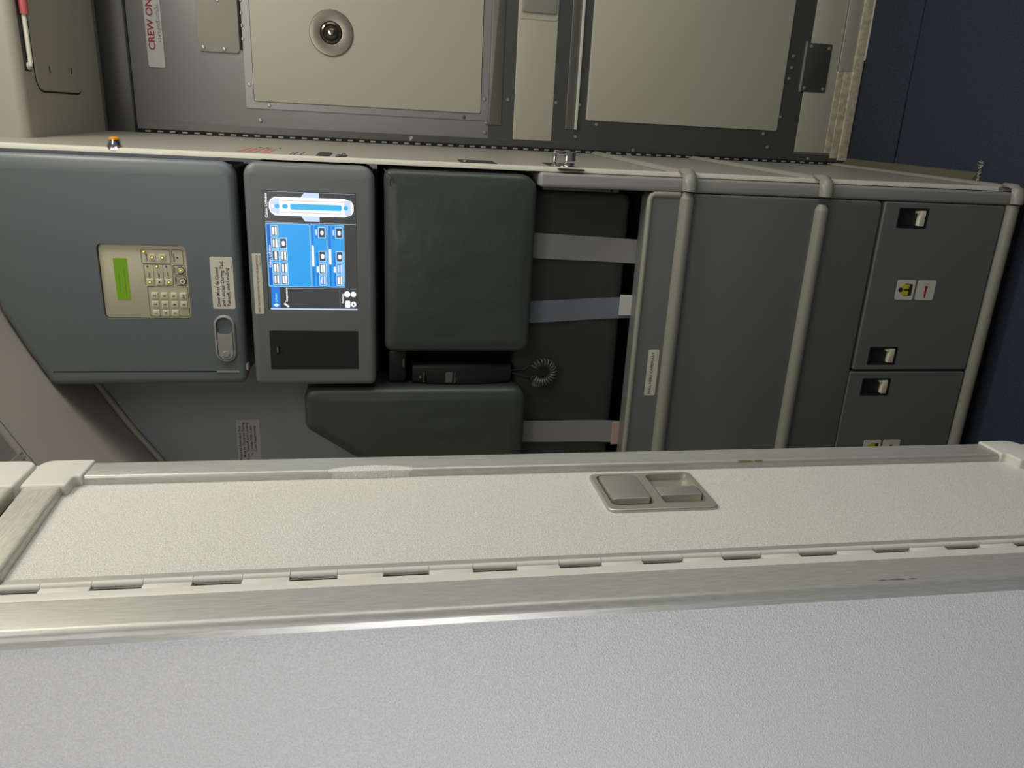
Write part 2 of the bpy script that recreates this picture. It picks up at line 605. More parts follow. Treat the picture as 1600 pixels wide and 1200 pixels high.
# floor bits
b = MB(); b.box(-0.03, 1.2, 2.022, 2.248, 0.0, 0.006, 'mat_dark', 0.003)
fm = tag(b.build('floor_mat', origin=(0.55, 2.13, 0)), 'dark navy floor strip in front of the flight deck door sill', 'mat')
b = MB()
vs = []
for y in (1.69, 2.25):
    x = xs(y)
    vs += [(x - 0.002, y, 0.0), (x + 0.024, y, 0.0), (x + 0.022, y, 0.008), (x + 0.006, y, 0.02), (x - 0.002, y, 0.02)]
b.add(vs, [[0, 1, 2, 3, 4], [5, 6, 7, 8, 9]] + [[k, (k + 1) % 5, 5 + (k + 1) % 5, 5 + k] for k in range(5)], 'olive')
struct('trim_4', b, 'olive brown floor edging strip at the foot of the side wall', 'trim', (-0.03, 1.97, 0))

b = MB()
b.add([(0.0, 2.0235, 0.0008), (0.004, 2.0185, 0.0008), (0.15, 2.0215, 0.0008), (0.15, 2.0225, 0.0008), (0.0, 2.0235, 0.0002), (0.004, 2.0185, 0.0002), (0.15, 2.0215, 0.0002), (0.15, 2.0225, 0.0002)],
      [[0, 1, 2, 3], [4, 5, 6, 7], [0, 1, 5, 4], [1, 2, 6, 5], [2, 3, 7, 6], [3, 0, 4, 7]], 'black')
b.build('open_seam', parent=fm, origin=(0.55, 2.13, 0))

# frayed carpet edge at the end of the edging strip
b = MB()
for i in range(60):
    t = random.random()
    x0 = -0.048 + 0.05 * t + random.uniform(-0.004, 0.004); y0 = 1.688 + random.uniform(-0.004, 0.006)
    p = Vector((x0, y0, 0.002)); q = p + Vector((random.uniform(-0.003, 0.004), random.uniform(-0.007, 0.002), random.uniform(0.002, 0.006)))
    b.tube([p, (p + q) / 2 + Vector((0, 0, 0.003)), q], 0.0005, 'rod', 5)
fr = tag(b.build('carpet_fray', origin=(-0.03, 1.69, 0)), 'pale frayed carpet threads at the near end of the floor edging', 'carpet threads', kind='stuff')

# ------------------------------------------------------------------ flight deck door
dr = thing('door_1', (0.3, 2.27, 0.0), 'grey steel flight deck door with two cream panels and a round viewer', 'door')
dr['kind'] = 'structure'
DY = F(2.252)
b = MB(); b.box(-0.029, 0.72, 2.252, 2.30, 0.012, 2.094, 'steel', 0.002)
b.build('door_leaf', dr)
b = MB()
slab(b, DY, rpoly(rect(0.045, 0.66, 1.146, 1.810), 0.003), -0.002, 0.003, 'steel', 0.001, 2,
     holes=[(rpoly(rect(0.063, 0.55, 1.168, 1.788), 0.004), 0.002, 'steel_dark', 'steel_dark')])
b.build('upper_frame', dr)
b = MB(); plate(b, DY, 0.064, 0.549, 1.169, 1.787, -0.001, 0.0065, 'door_cream', 0.005, 0.003)
b.build('upper_panel', dr)
b = MB()
plate(b, DY, 0.0, 0.66, 0.258 - 0.07, 1.146, -0.002, 0.0018, 'steel_dark', 0.003)  # same steel as the leaf; darker colour paints its dim reflections
plate(b, DY, -0.0205, -0.002, 0.02, 2.09, -0.002, 0.003, 'steel_dark', 0.002)
b.build('lower_frame', dr)
b = MB(); plate(b, DY, 0.036, 0.66, 1.109, 1.1455, 0.0, 0.006, 'steel_mid', 0.001, 0.001)
b.build('cross_bar', dr)
b = MB()
plate(b, DY, 0.0345, 0.66, 0.892, 0.9185, 0.0, 0.004, 'steel_mid', 0.001, 0.001)
plate(b, DY, 0.0345, 0.66, 0.8855, 0.8920, 0.0, 0.012, 'alu_cap', 0.001, 0.001)  # lit edge of the bar, its brightness painted in with a pale material
b.build('cross_bar', dr)
b = MB(); plate(b, DY, -0.0015, 0.56, 0.9585, 1.0725, 0.0, 0.004, 'door_cream', 0.003, 0.002)
b.build('middle_panel', dr)
b = MB()
plate(b, DY, 0.317, 0.48, 0.960, 1.071, 0.0, 0.0065, 'door_cream', 0.008, 0.002)
plate(b, DY, 0.334, 0.47, 0.966, 1.064, 0.0, 0.014, 'bumper', 0.006, 0.003)
b.build('door_latch', dr)
b = MB(); plate(b, DY, 0.0615, 0.549, 0.256, 0.859, -0.001, 0.006, 'door_cream', 0.006, 0.003)
b.build('lower_panel', dr)
b = MB(); plate(b, DY, 0.004, 0.70, 0.088, 0.188, -0.002, 0.0022, 'door_cream', 0.002, 0.001)
b.build('kick_panel', dr)
b = MB()
plate(b, DY, 0.178, 0.3125, 0.1195, 0.2, -0.001, 0.006, 'steel_dark', 0.004, 0.001)
plate(b, DY, 0.176, 0.316, 0.2, 0.2035, 0.0, 0.0075, 'bumper', 0.001)
b.build('hinge_plate', dr)
b = MB()
plate(b, DY, 0.181, 0.45, 1.817, 1.921, -0.001, 0.006, 'door_grey', 0.01, 0.001)
b.build('hinge_plate', dr)
b = MB(); plate(b, DY, 0.19, 0.40, 1.8105, 1.8145, 0.0, 0.0068, 'black', 0.0005)
b.build('hinge_gap', dr)
# sill strips at the bottom of the door
b = MB()
plate(b, DY, 0.004, 0.7, 0.067, 0.087, 0.0, 0.004, 'kick', 0.001, 0.001)
plate(b, DY, -0.01, 0.7, 0.042, 0.066, 0.0, 0.006, 'kick', 0.001, 0.001)
plate(b, DY, -0.016, 0.7, 0.010, 0.041, 0.0, 0.010, 'kick', 0.002, 0.002)
b.build('threshold_strip', dr)
b = MB(); plate(b, DY, 0.24, 0.7, 0.046, 0.087, 0.0, 0.0072, 'alu_rail', 0.001, 0.001)
b.build('threshold_plate', dr)
b = MB()
xx = -0.01
while xx < 0.62:
    w = random.uniform(0.02, 0.08)
    if random.random() < 0.6:
        plate(b, DY, xx, xx + w, 0.0075, 0.0115, 0.0, 0.011, 'rod', 0.001)
    xx += w
b.build('frayed_seal', dr)
SCREWS = [ (0.3102, 1.8094), (0.2799, 1.8097), (0.2493, 1.8100), (0.2170, 1.8088), (0.1056, 1.7976), (0.0547, 1.7488), (0.0155, 1.7744), (0.1904, 1.9089), (0.1891, 1.8559), (0.3061, 1.8653), (0.0512, 2.1126), (0.0524, 1.2157), (0.0138, 1.1554), (0.1033, 1.1587), (0.1053, 1.0906), (0.0401, 1.1509), (0.1044, 0.9500), (0.1029, 0.8795), (0.0143, 0.8861), (0.0511, 0.8250), (0.0515, 0.2970), (-0.0154, 0.7064), (0.0132, 0.2780), (0.3030, 0.1865), (0.3005, 0.1290), (0.1880, 0.1890), (0.1880, 0.1280), (0.2732, 0.2371), (0.2415, 0.2376), (0.2111, 0.2405), (0.1018, 0.2507), (-0.0148, 0.1379), (0.3755, 0.0343), (0.2447, 0.0363), (0.1126, 0.0412), (0.0497, 0.0590) ]
for (x, z) in SCREWS:
    b = MB()
    dark = z < 0.07 or abs(z - 1.2157) < 0.001
    hb = 0.0058 if (0.18 < x < 0.31 and (z < 0.195 or z > 1.85)) else 0.0026
    b.lathe([(0.0052, hb - 0.002), (0.0052, hb + 0.0006), (0.0040, hb + 0.0026), (0.0018, hb + 0.0030)], DY, x, z, 'steel_dark' if dark else 'screw', 12)
    b.build('screw', dr)
# round viewer
b = MB()
b.lathe([(0.0575, 0.006), (0.0575, 0.0105), (0.056, 0.012), (0.031, 0.0135), (0.029, 0.013), (0.027, 0.008)], DY, 0.246, 1.5785, 'washer', 48)
vw = b.build('viewer', dr)
b = MB()
b.lathe([(0.027, 0.0085), (0.026, 0.016), (0.022, 0.017), (0.020, 0.012)], DY, 0.246, 1.5785, 'glass', 40)
b.lathe([(0.019, 0.012), (0.017, 0.017), (0.012, 0.021), (0.006, 0.0235), (0.002, 0.024)], DY, 0.246, 1.5785, 'glass', 32)
b.lathe([(0.007, 0.023), (0.006, 0.0255), (0.003, 0.026)], DY, 0.246, 1.5785, 'chrome', 20)
b.build('lens', dr, parent=vw)
# crew only sign
b = MB()
plate(b, DY, 0.134, 0.45, 2.0085, 2.0495, -0.001, 0.0022, 'label_grey', 0.005)  # grey base paints in the shade lying on the sign
text(b, DY, 'CREW ONLY', 0.176, 2.0285, 0.0024, 'ink_red', height=0.0165, width=0.151, bold=0.022)
text(b, DY, 'เฉพาะลูกเรือเท่านั้น', 0.197, 2.0125, 0.0024, 'ink', height=0.0085, shear=0.2)
sg = b.build('crew_sign', dr)
sg['label'] = 'sticker with red CREW ONLY lettering, its shade painted grey'
b = MB()
text(b, DY, 'P', -0.0190, 1.368, 0.0036, 'label', height=0.0125, rot=-math.pi / 2)  # small pale P-shaped mark on the edge strip
b.build('pale_mark', dr)

# long piano hinge between side wall and door
hg = thing('piano_hinge', (-0.028, 2.245, 0.05), 'long dark piano hinge with small pale knuckles along the flight deck door edge', 'hinge')
b = MB(); b.box(-0.036, -0.0215, 2.240, 2.2475, 0.03, 2.094, 'black')
b.build('hinge_leaf', hg)
z = 0.06
while z < 2.08:
    b = MB()
    b.box(-0.0285, -0.0240, 2.2365, 2.2405, z, z + 0.0145, 'grey_strip', 0.001)
    b.build('knuckle', hg)
    z += 0.0312

# ------------------------------------------------------------------ things on the side wall
LZ = 1.927
lp = thing('indicator_lamp', (xs(1.53), 1.53, LZ), 'small chrome call lamp with an orange lens on the side wall', 'lamp')
b = MB(); b.lathe([(0.0155, 0.0), (0.014, 0.002), (0.0105, 0.013), (0.0100, 0.0165)], SW, 1.532, LZ, 'chrome', 24); b.build('base', lp)
b = MB(); b.lathe([(0.0095, 0.015), (0.0090, 0.0195), (0.005, 0.0212)], SW, 1.532, LZ, 'orange', 24); b.build('lens', lp)

b = MB()
for z0, z1, y0, y1 in ((1.722, 1.731, 1.60, 1.76), (1.708, 1.719, 1.60, 1.74), (1.694, 1.705, 1.60, 1.77), (1.668, 1.680, 1.60, 1.75), (1.682, 1.686, 1.68, 1.78)):
    plate(b, SW, y0, y1, z0, z1, -0.0005, 0.0006, 'ink_faded', 0.001)
for z0, y0 in ((1.690, 1.765), (1.664, 1.775), (1.706, 1.77)):
    plate(b, SW, y0, y0 + 0.02, z0, z0 + 0.004, -0.0005, 0.0007, 'ink', 0.001)
pl = tag(b.build('wall_notice', origin=(xs(1.68), 1.68, 1.7)), 'faded red lettering on the side wall below the orange lamp', 'notice')
b = MB()
for zz, y1 in ((1.6235, 1.68), (1.6165, 1.67), (1.604, 1.69)):
    plate(b, SW, 1.59, y1, zz, zz + 0.0016, -0.0005, 0.0006, 'ink', 0.0006)
tag(b.build('wall_mark', origin=(xs(1.63), 1.63, 1.61)), 'three short black marks on the side wall beside the red lettering', 'mark')

fl = thing('flush_latch', (xs(1.63), 1.63, 1.545), 'dark half-round flush latch with a small chrome thumb piece on the side wall', 'latch')
b = MB(); slab(b, SW, rpoly(rect(1.585, 1.70, 1.548, 1.575), 0.0125), -0.004, 0.0015, 'blackplastic', 0.001); b.build('cup', fl)
b = MB(); slab(b, SW, rpoly(rect(1.575, 1.65, 1.515, 1.536), 0.010), -0.004, 0.0015, 'blackplastic', 0.001)
b.lathe([(0.004, 0.0), (0.004, 0.004), (0.002, 0.006)], SW, 1.62, 1.521, 'chrome', 12)
b.lathe([(0.003, 0.0), (0.003, 0.003), (0.002, 0.004)], SW, 1.585, 1.532, 'chrome', 12)
b.build('thumb_piece', fl)
sl = thing('recessed_slot', (xs(1.6), 1.6, 1.25), 'flat dark slot plate with a chrome tip on the side wall above the turn knob', 'slot')
b = MB(); plate(b, SW, 1.56, 1.65, 1.214, 1.287, -0.002, 0.002, 'blackplastic', 0.003); b.build('slot_plate', sl)
b = MB(); b.lathe([(0.005, 0.0), (0.005, 0.004), (0.002, 0.005)], SW, 1.585, 1.277, 'chrome', 12); b.build('tip', sl)
kn = thing('turn_knob', (xs(1.57), 1.57, 1.078), 'chrome turn knob on a dark plate on the side wall above the bumper rail', 'knob')
b = MB(); plate(b, SW, 1.50, 1.685, 1.046, 1.098, -0.001, 0.0012, 'blackplastic', 0.004); b.build('plate', kn)
b = MB(); b.lathe([(0.026, 0.001), (0.026, 0.004), (0.020, 0.007), (0.012, 0.0075)], SW, 1.565, 1.076, 'chrome', 36); b.build('flange', kn)
b = MB()
kx = xs(1.565)
b.box(kx + 0.006, kx + 0.032, 1.556, 1.574, 1.052, 1.074, 'chrome', 0.004)
b.box(kx + 0.024, kx + 0.033, 1.558, 1.572, 1.070, 1.098, 'chrome', 0.0035)
b.box(kx + 0.006, kx + 0.030, 1.558, 1.572, 1.092, 1.099, 'chrome', 0.003)
b.build('paddle', kn)

# bumper rails wrapping the wall corner
def bumper(z0, z1, label):
    t = thing('bumper_rail', (xs(1.8), 1.8, (z0 + z1) / 2), label, 'bumper', 'bumper rails on the side wall')
    zc = (z0 + z1) / 2; r = (z1 - z0) / 2
    b = MB()
    b.tube([(xs(2.22) - 0.009, 2.22, zc + 0.003), (xs(1.53) - 0.009, 1.53, zc + 0.003)], r * 1.2, 'white_wall', 16)
    b.v = [(max(x, xs(y) + 0.0004), y, z) for x, y, z in b.v]
    b.build('side_rail', t)
    b = MB()
    b.tube([(xs(1.53) - 0.003, 1.535, zc), (xs(1.5) - 0.003, 1.506, zc), (xs(1.5) - 0.009, 1.497, zc), (-0.072, 1.4935, zc), (-0.084, 1.494, zc)], r * 1.06, 'bumper', 14)
    b.v = [(x if y < 1.4996 else max(x, xs(y) + 0.0004), y if x > xs(1.5) else min(y, 1.4994), z) for x, y, z in b.v]
    b.build('corner_cap', t)


bumper(0.811, 0.840, 'pale bumper rail on the side wall level with the seat handle, topmost of three')
bumper(0.507, 0.536, 'pale bumper rail on the side wall, middle of three')
bumper(0.046, 0.074, 'pale bumper rail on the side wall just above the floor, lowest of three')

# ------------------------------------------------------------------ overhead cupboard
cb = thing('overhead_cupboard', (-0.28, 1.58, 1.71), 'blue-grey overhead cupboard with an oval latch above the touchscreen panel', 'cupboard')
FY = F(1.5)
poly = [(-0.497, 1.7160), (-0.0645, 1.7160), (-0.0645, 2.225), (-0.25, 2.178), (-0.356, 2.1485), (-0.43, 2.1155), (-0.499, 2.0805)]
body = [(-0.492, 1.722), (-0.070, 1.722), (-0.070, 2.215), (-0.25, 2.168), (-0.356, 2.138), (-0.43, 2.105), (-0.492, 2.07)]
b = MB(); slab(b, FY, rpoly(body, 0.003, 2), -0.149, -0.02, 'grey')
b.build('body', cb)
b = MB()
slab(b, FY, rpoly(poly, [0.016, 0.028, 0.028, 0.0155, 0.0155, 0.0155, 0.0155], 6), -0.03, 0.0, 'grey', 0.0125, 7, wx=1.2,
     holes=[(rpoly(rect(-0.364, -0.2205, 1.8125, 1.9695), 0.010), 0.010, 'grey_box', 'grey_dark'),
            (rpoly(rect(-0.4715, -0.4695, 1.7310, 2.0750), 0.0004, 2), 0.004, 'black', 'black')])
b.build('door', cb)
b = MB()
plate(b, FY, -0.3420, -0.2405, 1.7290, 1.7705, -0.001, 0.0006, 'label', 0.003)
text(b, FY, 'Door Must Be Closed', -0.3370, 1.7565, 0.0008, 'ink', height=0.0062, width=0.076, bold=0.014)
text(b, FY, 'and Latched During Taxi,', -0.3370, 1.7470, 0.0008, 'ink', height=0.0062, width=0.0895, bold=0.014)
text(b, FY, 'Takeoff, and Landing', -0.3370, 1.7375, 0.0008, 'ink', height=0.0062, width=0.0755, bold=0.014)
plate(b, FY, -0.262, -0.246, 1.7313, 1.7318, 0, 0.0008, 'ink', 0.0001)
pc = b.build('placard', cb); pc['label'] = 'off-white placard reading Door Must Be Closed and Latched During Taxi'
# oval latch
b = MB()
slab(b, FY, rpoly(rect(-0.4495, -0.3545, 1.7325, 1.7715), 0.0194, 10), -0.002, 0.006, 'grey_strip', 0.003, 3,
     holes=[(rpoly(rect(-0.4455, -0.3585, 1.7365, 1.7675), 0.0153, 10), 0.008, 'grey_dark', 'grey_dark')])
lt = b.build('oval_latch', cb)
b = MB()
arc = [(-0.3885 - 0.006 * math.sin(math.pi * k / 8), 1.7382 + 0.028 * k / 8) for k in range(9)]
ol = rpoly([(-0.444, 1.7382), *arc, (-0.444, 1.7662)], [0.0135] + [0.0001] * 9 + [0.0135], 8)
slab(b, FY, ol, -0.001, 0.005, 'grey_strip')
b.lathe([(0.0075, 0.0045), (0.0075, 0.0055), (0.0055, 0.0065), (0.003, 0.0062)], FY, -0.433, 1.752, 'grey_strip', 20)
b.build('latch_paddle', cb, parent=lt)
for (a0, a1, z0, z1) in ((-0.4725, -0.4688, 1.730, 1.773), (-0.467, -0.455, 1.7125, 1.7165)):
    b = MB(); plate(b, FY, a0, a1, z0, z1, -0.014, 0.0012, 'alu_latch', 0.0008)
    b.build('metal_stop', cb)

# announcement keypad unit seated in the cupboard recess
kp = thing('announcement_keypad', (-0.292, 1.508, 1.81), 'beige announcement keypad with green display and yellow indicator dots in the cupboard recess', 'keypad')
KY = F(1.5095)
b = MB(); plate(b, KY, -0.3632, -0.2212, 1.8133, 1.9687, 0.0, 0.0035, 'keyplate', 0.009, 0.001)
b.build('faceplate', kp)
b = MB(); plate(b, KY, -0.327, -0.248, 1.9205, 1.9445, 0.003, 0.0042, 'lcd', 0.0005)
for (zz, a0, a1) in ((1.9365, -0.312, -0.278), (1.9265, -0.322, -0.268)):
    plate(b, KY, a0, a1, zz, zz + 0.0012, 0.004, 0.0044, 'lcd_dark', 0.0003)
b.build('display', kp)
KH = 0.0037


def outline(mb, a0, a1, z0, z1, w=0.0009, rc=0.003):
    o = rpoly(rect(a0, a1, z0, z1), rc, 4); n = len(o)
    vs = [KY(p.x, p.y, KH) for p, nn in o] + [KY((p - nn * w).x, (p - nn * w).y, KH) for p, nn in o]
    mb.add(vs, [[i, (i + 1) % n, n + (i + 1) % n, n + i] for i in range(n)], 'ink')


b = MB()
outline(b, -0.3595, -0.3010, 1.8155, 1.8890)                  # number keys
outline(b, -0.2990, -0.2580, 1.8405, 1.8920)                  # announcement / music columns
outline(b, -0.2575, -0.2300, 1.8425, 1.8945)                  # volume
outline(b, -0.2575, -0.2300, 1.8190, 1.8405)                  # ready
outline(b, -0.2782, -0.2588, 1.8170, 1.8390)                  # stop
outline(b, -0.2990, -0.2800, 1.8160, 1.8375)                  # start
for zz in (1.8745, 1.8575):
    plate(b, KY, -0.2985, -0.2585, zz, zz + 0.0006, 0.003, KH, 'ink', 0.0001)
for (s, a, zz, w) in (('VOLUME', -0.2535, 1.8835, 0.015), ('READY', -0.2525, 1.8345, 0.015), ('STOP', -0.2745, 1.8345, 0.011), ('START', -0.2950, 1.8335, 0.012),
                      ('ANNC', -0.2860, 1.8815, 0.012), ('MUSIC', -0.2880, 1.8645, 0.015), ('PAX DPT', -0.2910, 1.8475, 0.018)):
    text(b, KY, s, a, zz, KH, 'ink', height=0.0033, width=w, bold=0.02)
b.build('legend', kp)
keyw = 0.0125
cols = {0: -0.3528, 1: -0.3355, 2: -0.3190}
rows = [1.8770, 1.8595, 1.8420, 1.8250]
for c, r, s in ((0, 0, '1'), (1, 0, '2'), (2, 0, '3'), (0, 1, '4'), (1, 1, '5'), (2, 1, '6'), (0, 2, '7'), (1, 2, '8'), (2, 2, '9'), (1, 3, '0'), (2, 3, 'ENT')):
    b = MB()
    a = cols[c]; zz = rows[r]
    plate(b, KY, a - keyw / 2, a + keyw / 2, zz - 0.0062, zz + 0.0062, 0.003, 0.006, 'key', 0.0015, 0.001)
    text(b, KY, s, a, zz - 0.0025, 0.0062, 'ink', height=0.0052 if len(s) == 1 else 0.0034, align='C', bold=0.03)
    b.build('key', kp)
for (a, zz) in ((-0.2925, 1.8830), (-0.2925, 1.8660), (-0.2925, 1.8490), (-0.2450, 1.8745), (-0.2450, 1.8565)):
    b = MB(); plate(b, KY, a - 0.006, a + 0.006, zz - 0.006, zz + 0.006, 0.003, 0.0050, 'key', 0.0012, 0.0008)
    b.build('button', kp)
for (a, zz) in ((-0.2688, 1.8255), (-0.2905, 1.8240)):
    b = MB(); b.lathe([(0.0068, 0.003), (0.0068, 0.0050), (0.0058, 0.0055)], KY, a, zz, 'ink', 24)
    b.lathe([(0.0054, 0.005), (0.0054, 0.0062), (0.003, 0.0064)], KY, a, zz, 'key', 24)
    b.lathe([(0.0018, 0.006), (0.0018, 0.0066)], KY, a, zz, 'ink', 12)
    b.build('button', kp)
for (a, zz, h) in ((-0.2347, 1.8890, 0.0038), (-0.2450, 1.8745, 0.0051), (-0.2450, 1.8565, 0.0051), (-0.2625, 1.8685, 0.0038),
                   (-0.2925, 1.8830, 0.0051), (-0.2925, 1.8490, 0.0051), (-0.2688, 1.8255, 0.0064)):
    b = MB(); b.lathe([(0.0030, h - 0.001), (0.0030, h + 0.0006)], KY, a, zz, 'ink', 14)
    b.lathe([(0.0021, h), (0.0019, h + 0.0012), (0.0008, h + 0.0014)], KY, a, zz, 'led', 14)
    b.build('indicator_light', kp)
for (a, zz, h) in ((-0.2925, 1.8660, 0.0051), (-0.2625, 1.8850, 0.0038), (-0.2625, 1.8515, 0.0038), (-0.2450, 1.8300, 0.0038)):
    b = MB()
    b.lathe([(0.0016, h - 0.001), (0.0016, h + 0.0004)], KY, a, zz, 'ink', 12)
    b.build('unlit_indicator', kp)

# ------------------------------------------------------------------ attendant touchscreen panel
ap = thing('attendant_panel', (-0.28, 1.58, 1.46), 'grey attendant control panel with a lit blue touchscreen below the overhead cupboard', 'control panel')
b = MB()
slab(b, FY, rpoly(rect(-0.501, -0.0625, 1.459, 1.7005), [0.014, 0.026, 0.026, 0.014], 6), -0.149, 0.0, 'grey_box', 0.0115, 7, wx=1.2,
     holes=[(rpoly(rect(-0.343, -0.1135, 1.4945, 1.667), 0.001, 2), 0.003, 'blackplastic', 'blackplastic'),
            (rpoly(rect(-0.466, -0.3855, 1.4945, 1.668), 0.001, 2), 0.003, 'blackplastic', 'blackplastic')])
b.build('housing', ap)
b = MB()
plate(b, FY, -0.4655, -0.386, 1.495, 1.6675, -0.004, -0.0008, 'blackplastic', 0.0008)
cd = b.build('cover_door', ap); cd['label'] = 'black cover door with a small thumb latch'
b = MB(); plate(b, FY, -0.4315, -0.4165, 1.6500, 1.6565, -0.002, 0.005, 'black', 0.0018, 0.0015)
plate(b, FY, -0.4295, -0.4185, 1.6520, 1.6545, 0.004, 0.0055, 'grey_dark', 0.001)
b.build('thumb_latch', ap, parent=cd)
b = MB()
plate(b, FY, -0.3515, -0.2325, 1.6755, 1.6925, -0.001, 0.0006, 'label', 0.002)
text(b, FY, 'PRESS THE SCREEN LIGHTLY DO NOT USE SHARP TOOLS', -0.3480, 1.6822, 0.0008, 'ink_rust', height=0.0036, width=0.112, bold=0.014)
plate(b, FY, -0.2555, -0.236, 1.6778, 1.6784, 0, 0.0008, 'ink', 0.0001)
pc = b.build('placard', ap); pc['label'] = 'narrow off-white placard with red lettering'

# touchscreen picture: u 0..1 from its left, v 0..1 from its top
SX0, SX1, SZ0, SZ1 = -0.3425, -0.114, 1.495, 1.6665
scr = MB()
SH = [-0.0020]


def U(mb, u0, u1, v0, v1, layer, mt, rc=0.0):
    a0 = SX0 + (SX1 - SX0) * u0; a1 = SX0 + (SX1 - SX0) * u1
    z1 = SZ1 - (SZ1 - SZ0) * v0; z0 = SZ1 - (SZ1 - SZ0) * v1
    o = rpoly(rect(a0, a1, z0, z1), max(rc, 1e-5), 4)
    h = -0.002 + layer * 0.00012
    mb.add([FY(p.x, p.y, h) for p, nn in o], [list(range(len(o)))], mt)


def UT(mb, s, u, v, height, layer, mt, width=None, align='L'):
    a = SX0 + (SX1 - SX0) * u; z = SZ1 - (SZ1 - SZ0) * v
    text(mb, FY, s, a, z, -0.002 + layer * 0.00012, mt, height=height, width=width, align=align, bold=0.02)


def UP(mb, pts, layer, mt):
    h = -0.002 + layer * 0.00012
    mb.add([FY(SX0 + (SX1 - SX0) * u, SZ1 - (SZ1 - SZ0) * v, h) for u, v in pts], [list(range(len(pts)))], mt)


U(scr, 0, 1, 0, 1, 0, 's_bg')
U(scr, 0.0, 0.012, 0.02, 1.0, 1, 's_ice')
U(scr, 0.186, 0.190, 0.20, 0.99, 1, 's_line')
U(scr, 0.012, 0.195, 0.035, 0.130, 1, 's_mid', 0.002)
U(scr, 0.012, 0.195, 0.05, 0.115, 2, 's_mid')
UT(scr, 'Lighting', 0.065, 0.098, 0.0042, 3, 's_pale', width=0.019)
UP(scr, [(0.022, 0.085), (0.038, 0.055), (0.054, 0.085), (0.038, 0.115)], 3, 's_white')
UT(scr, 'Temperature', 0.065, 0.215, 0.0042, 3, 's_white', width=0.0285)
UP(scr, [(0.018, 0.215), (0.05, 0.165), (0.058, 0.185), (0.028, 0.232)], 3, 's_white')
# main blue panel
U(scr, 0.200, 0.736, 0.012, 0.487, 1, 's_pale', 0.003)
U(scr, 0.204, 0.732, 0.017, 0.482, 2, 's_blue', 0.003)
U(scr, 0.214, 0.725, 0.024, 0.058, 3, 's_navy', 0.001)
UT(scr, 'Cabin Lighting', 0.365, 0.053, 0.0040, 4, 's_white', width=0.043)


def button(u, v, style, lines=2):
    u0, u1, v0, v1 = u - 0.048, u + 0.048, v - 0.042, v + 0.042
    U(scr, u0, u1, v0, v1, 3, 's_pale', 0.0015)
    U(scr, u0 + 0.008, u1 - 0.008, v0 + 0.010, v1 - 0.010, 4, 's_mid' if style == 'sel' else 's_btn', 0.001)
    if style == 'dot':
        U(scr, u - 0.020, u + 0.020, v - 0.015, v + 0.02, 5, 's_white', 0.0025)
    elif lines == 1:
        U(scr, u - 0.034, u + 0.034, v - 0.010, v + 0.014, 5, 's_white', 0.001)
    else:
        mm = 's_ice' if style == 'sel' else 's_white'
        U(scr, u - 0.033, u + 0.033, v - 0.024, v - 0.004, 5, mm, 0.0008)
        U(scr, u - 0.036, u + 0.036, v + 0.006, v + 0.026, 5, mm, 0.0008)


us = [0.262, 0.362, 0.467, 0.570, 0.674]
for u, lines in zip(us, (2, 2, 1, 2, 2)):
    button(u, 0.104, 'txt', lines)
for u, st in zip(us[:4], ('txt', 'txt', 'txt', 'dot')):
    button(u, 0.193, st)
for (v0, t0, t1, st) in ((0.490, 0.38, 0.56, ('sel', 'txt', 'dot', 'dot')), (0.680, 0.40, 0.53, ('txt', 'sel', 'dot', 'dot'))):
    U(scr, 0.200, 0.736, v0, v0 + 0.185, 1, 's_pale', 0.002)
    U(scr, 0.204, 0.732, v0 + 0.004, v0 + 0.181, 2, 's_blue', 0.002)
    U(scr, 0.212, 0.725, v0 + 0.012, v0 + 0.036, 3, 's_mid', 0.001)
    U(scr, t0, t1, v0 + 0.012, v0 + 0.036, 4, 's_white', 0.001)
    U(scr, 0.212, 0.50, v0 + 0.060, v0 + 0.085, 3, 's_mid', 0.001)
    U(scr, 0.33, 0.38, v0 + 0.060, v0 + 0.083, 4, 's_white', 0.001)
    U(scr, 0.62, 0.725, v0 + 0.055, v0 + 0.080, 3, 's_mid', 0.001)
    U(scr, 0.645, 0.695, v0 + 0.058, v0 + 0.077, 4, 's_ice', 0.001)
    for u, s_ in zip((0.262, 0.362, 0.467, 0.668), st):
        button(u, v0 + 0.128, s_)
# right hand column: aircraft plan
U(scr, 0.741, 0.7465, 0.01, 0.995, 1, 's_line')
UT(scr, 'Cabin Lighting', 0.78, 0.040, 0.0044, 2, 's_white', width=0.0455)
UP(scr, [(0.757, 0.44), (0.80, 0.40), (0.95, 0.40), (0.992, 0.44), (0.992, 0.60), (0.757, 0.60)], 1, 's_ice')
UP(scr, [(0.80, 0.12), (0.825, 0.075), (0.86, 0.058), (0.90, 0.058), (0.93, 0.075), (0.952, 0.12), (0.952, 0.87), (0.935, 0.95), (0.905, 0.975), (0.85, 0.975), (0.82, 0.95), (0.80, 0.87)], 2, 's_white')
UP(scr, [(0.808, 0.17), (0.83, 0.085), (0.86, 0.068), (0.90, 0.068), (0.925, 0.085), (0.944, 0.17)], 3, 's_ice')
U(scr, 0.812, 0.94, 0.875, 0.945, 3, 's_ice', 0.003)
for u in (0.826, 0.922):
    U(scr, u, u + 0.004, 0.18, 0.87, 3, 's_line')
U(scr, 0.852, 0.9, 0.285, 0.845, 4, 's_cyan', 0.003)
U(scr, 0.858, 0.896, 0.20, 0.262, 4, 's_cyan', 0.004)
U(scr, 0.858, 0.896, 0.12, 0.172, 4, 's_cyan', 0.004)
U(scr, 0.858, 0.896, 0.865, 0.915, 4, 's_cyan', 0.004)
U(scr, 0.862, 0.892, 0.088, 0.105, 4, 's_white', 0.001)
U(scr, 0.992, 0.995, 0.05, 0.99, 1, 's_line')
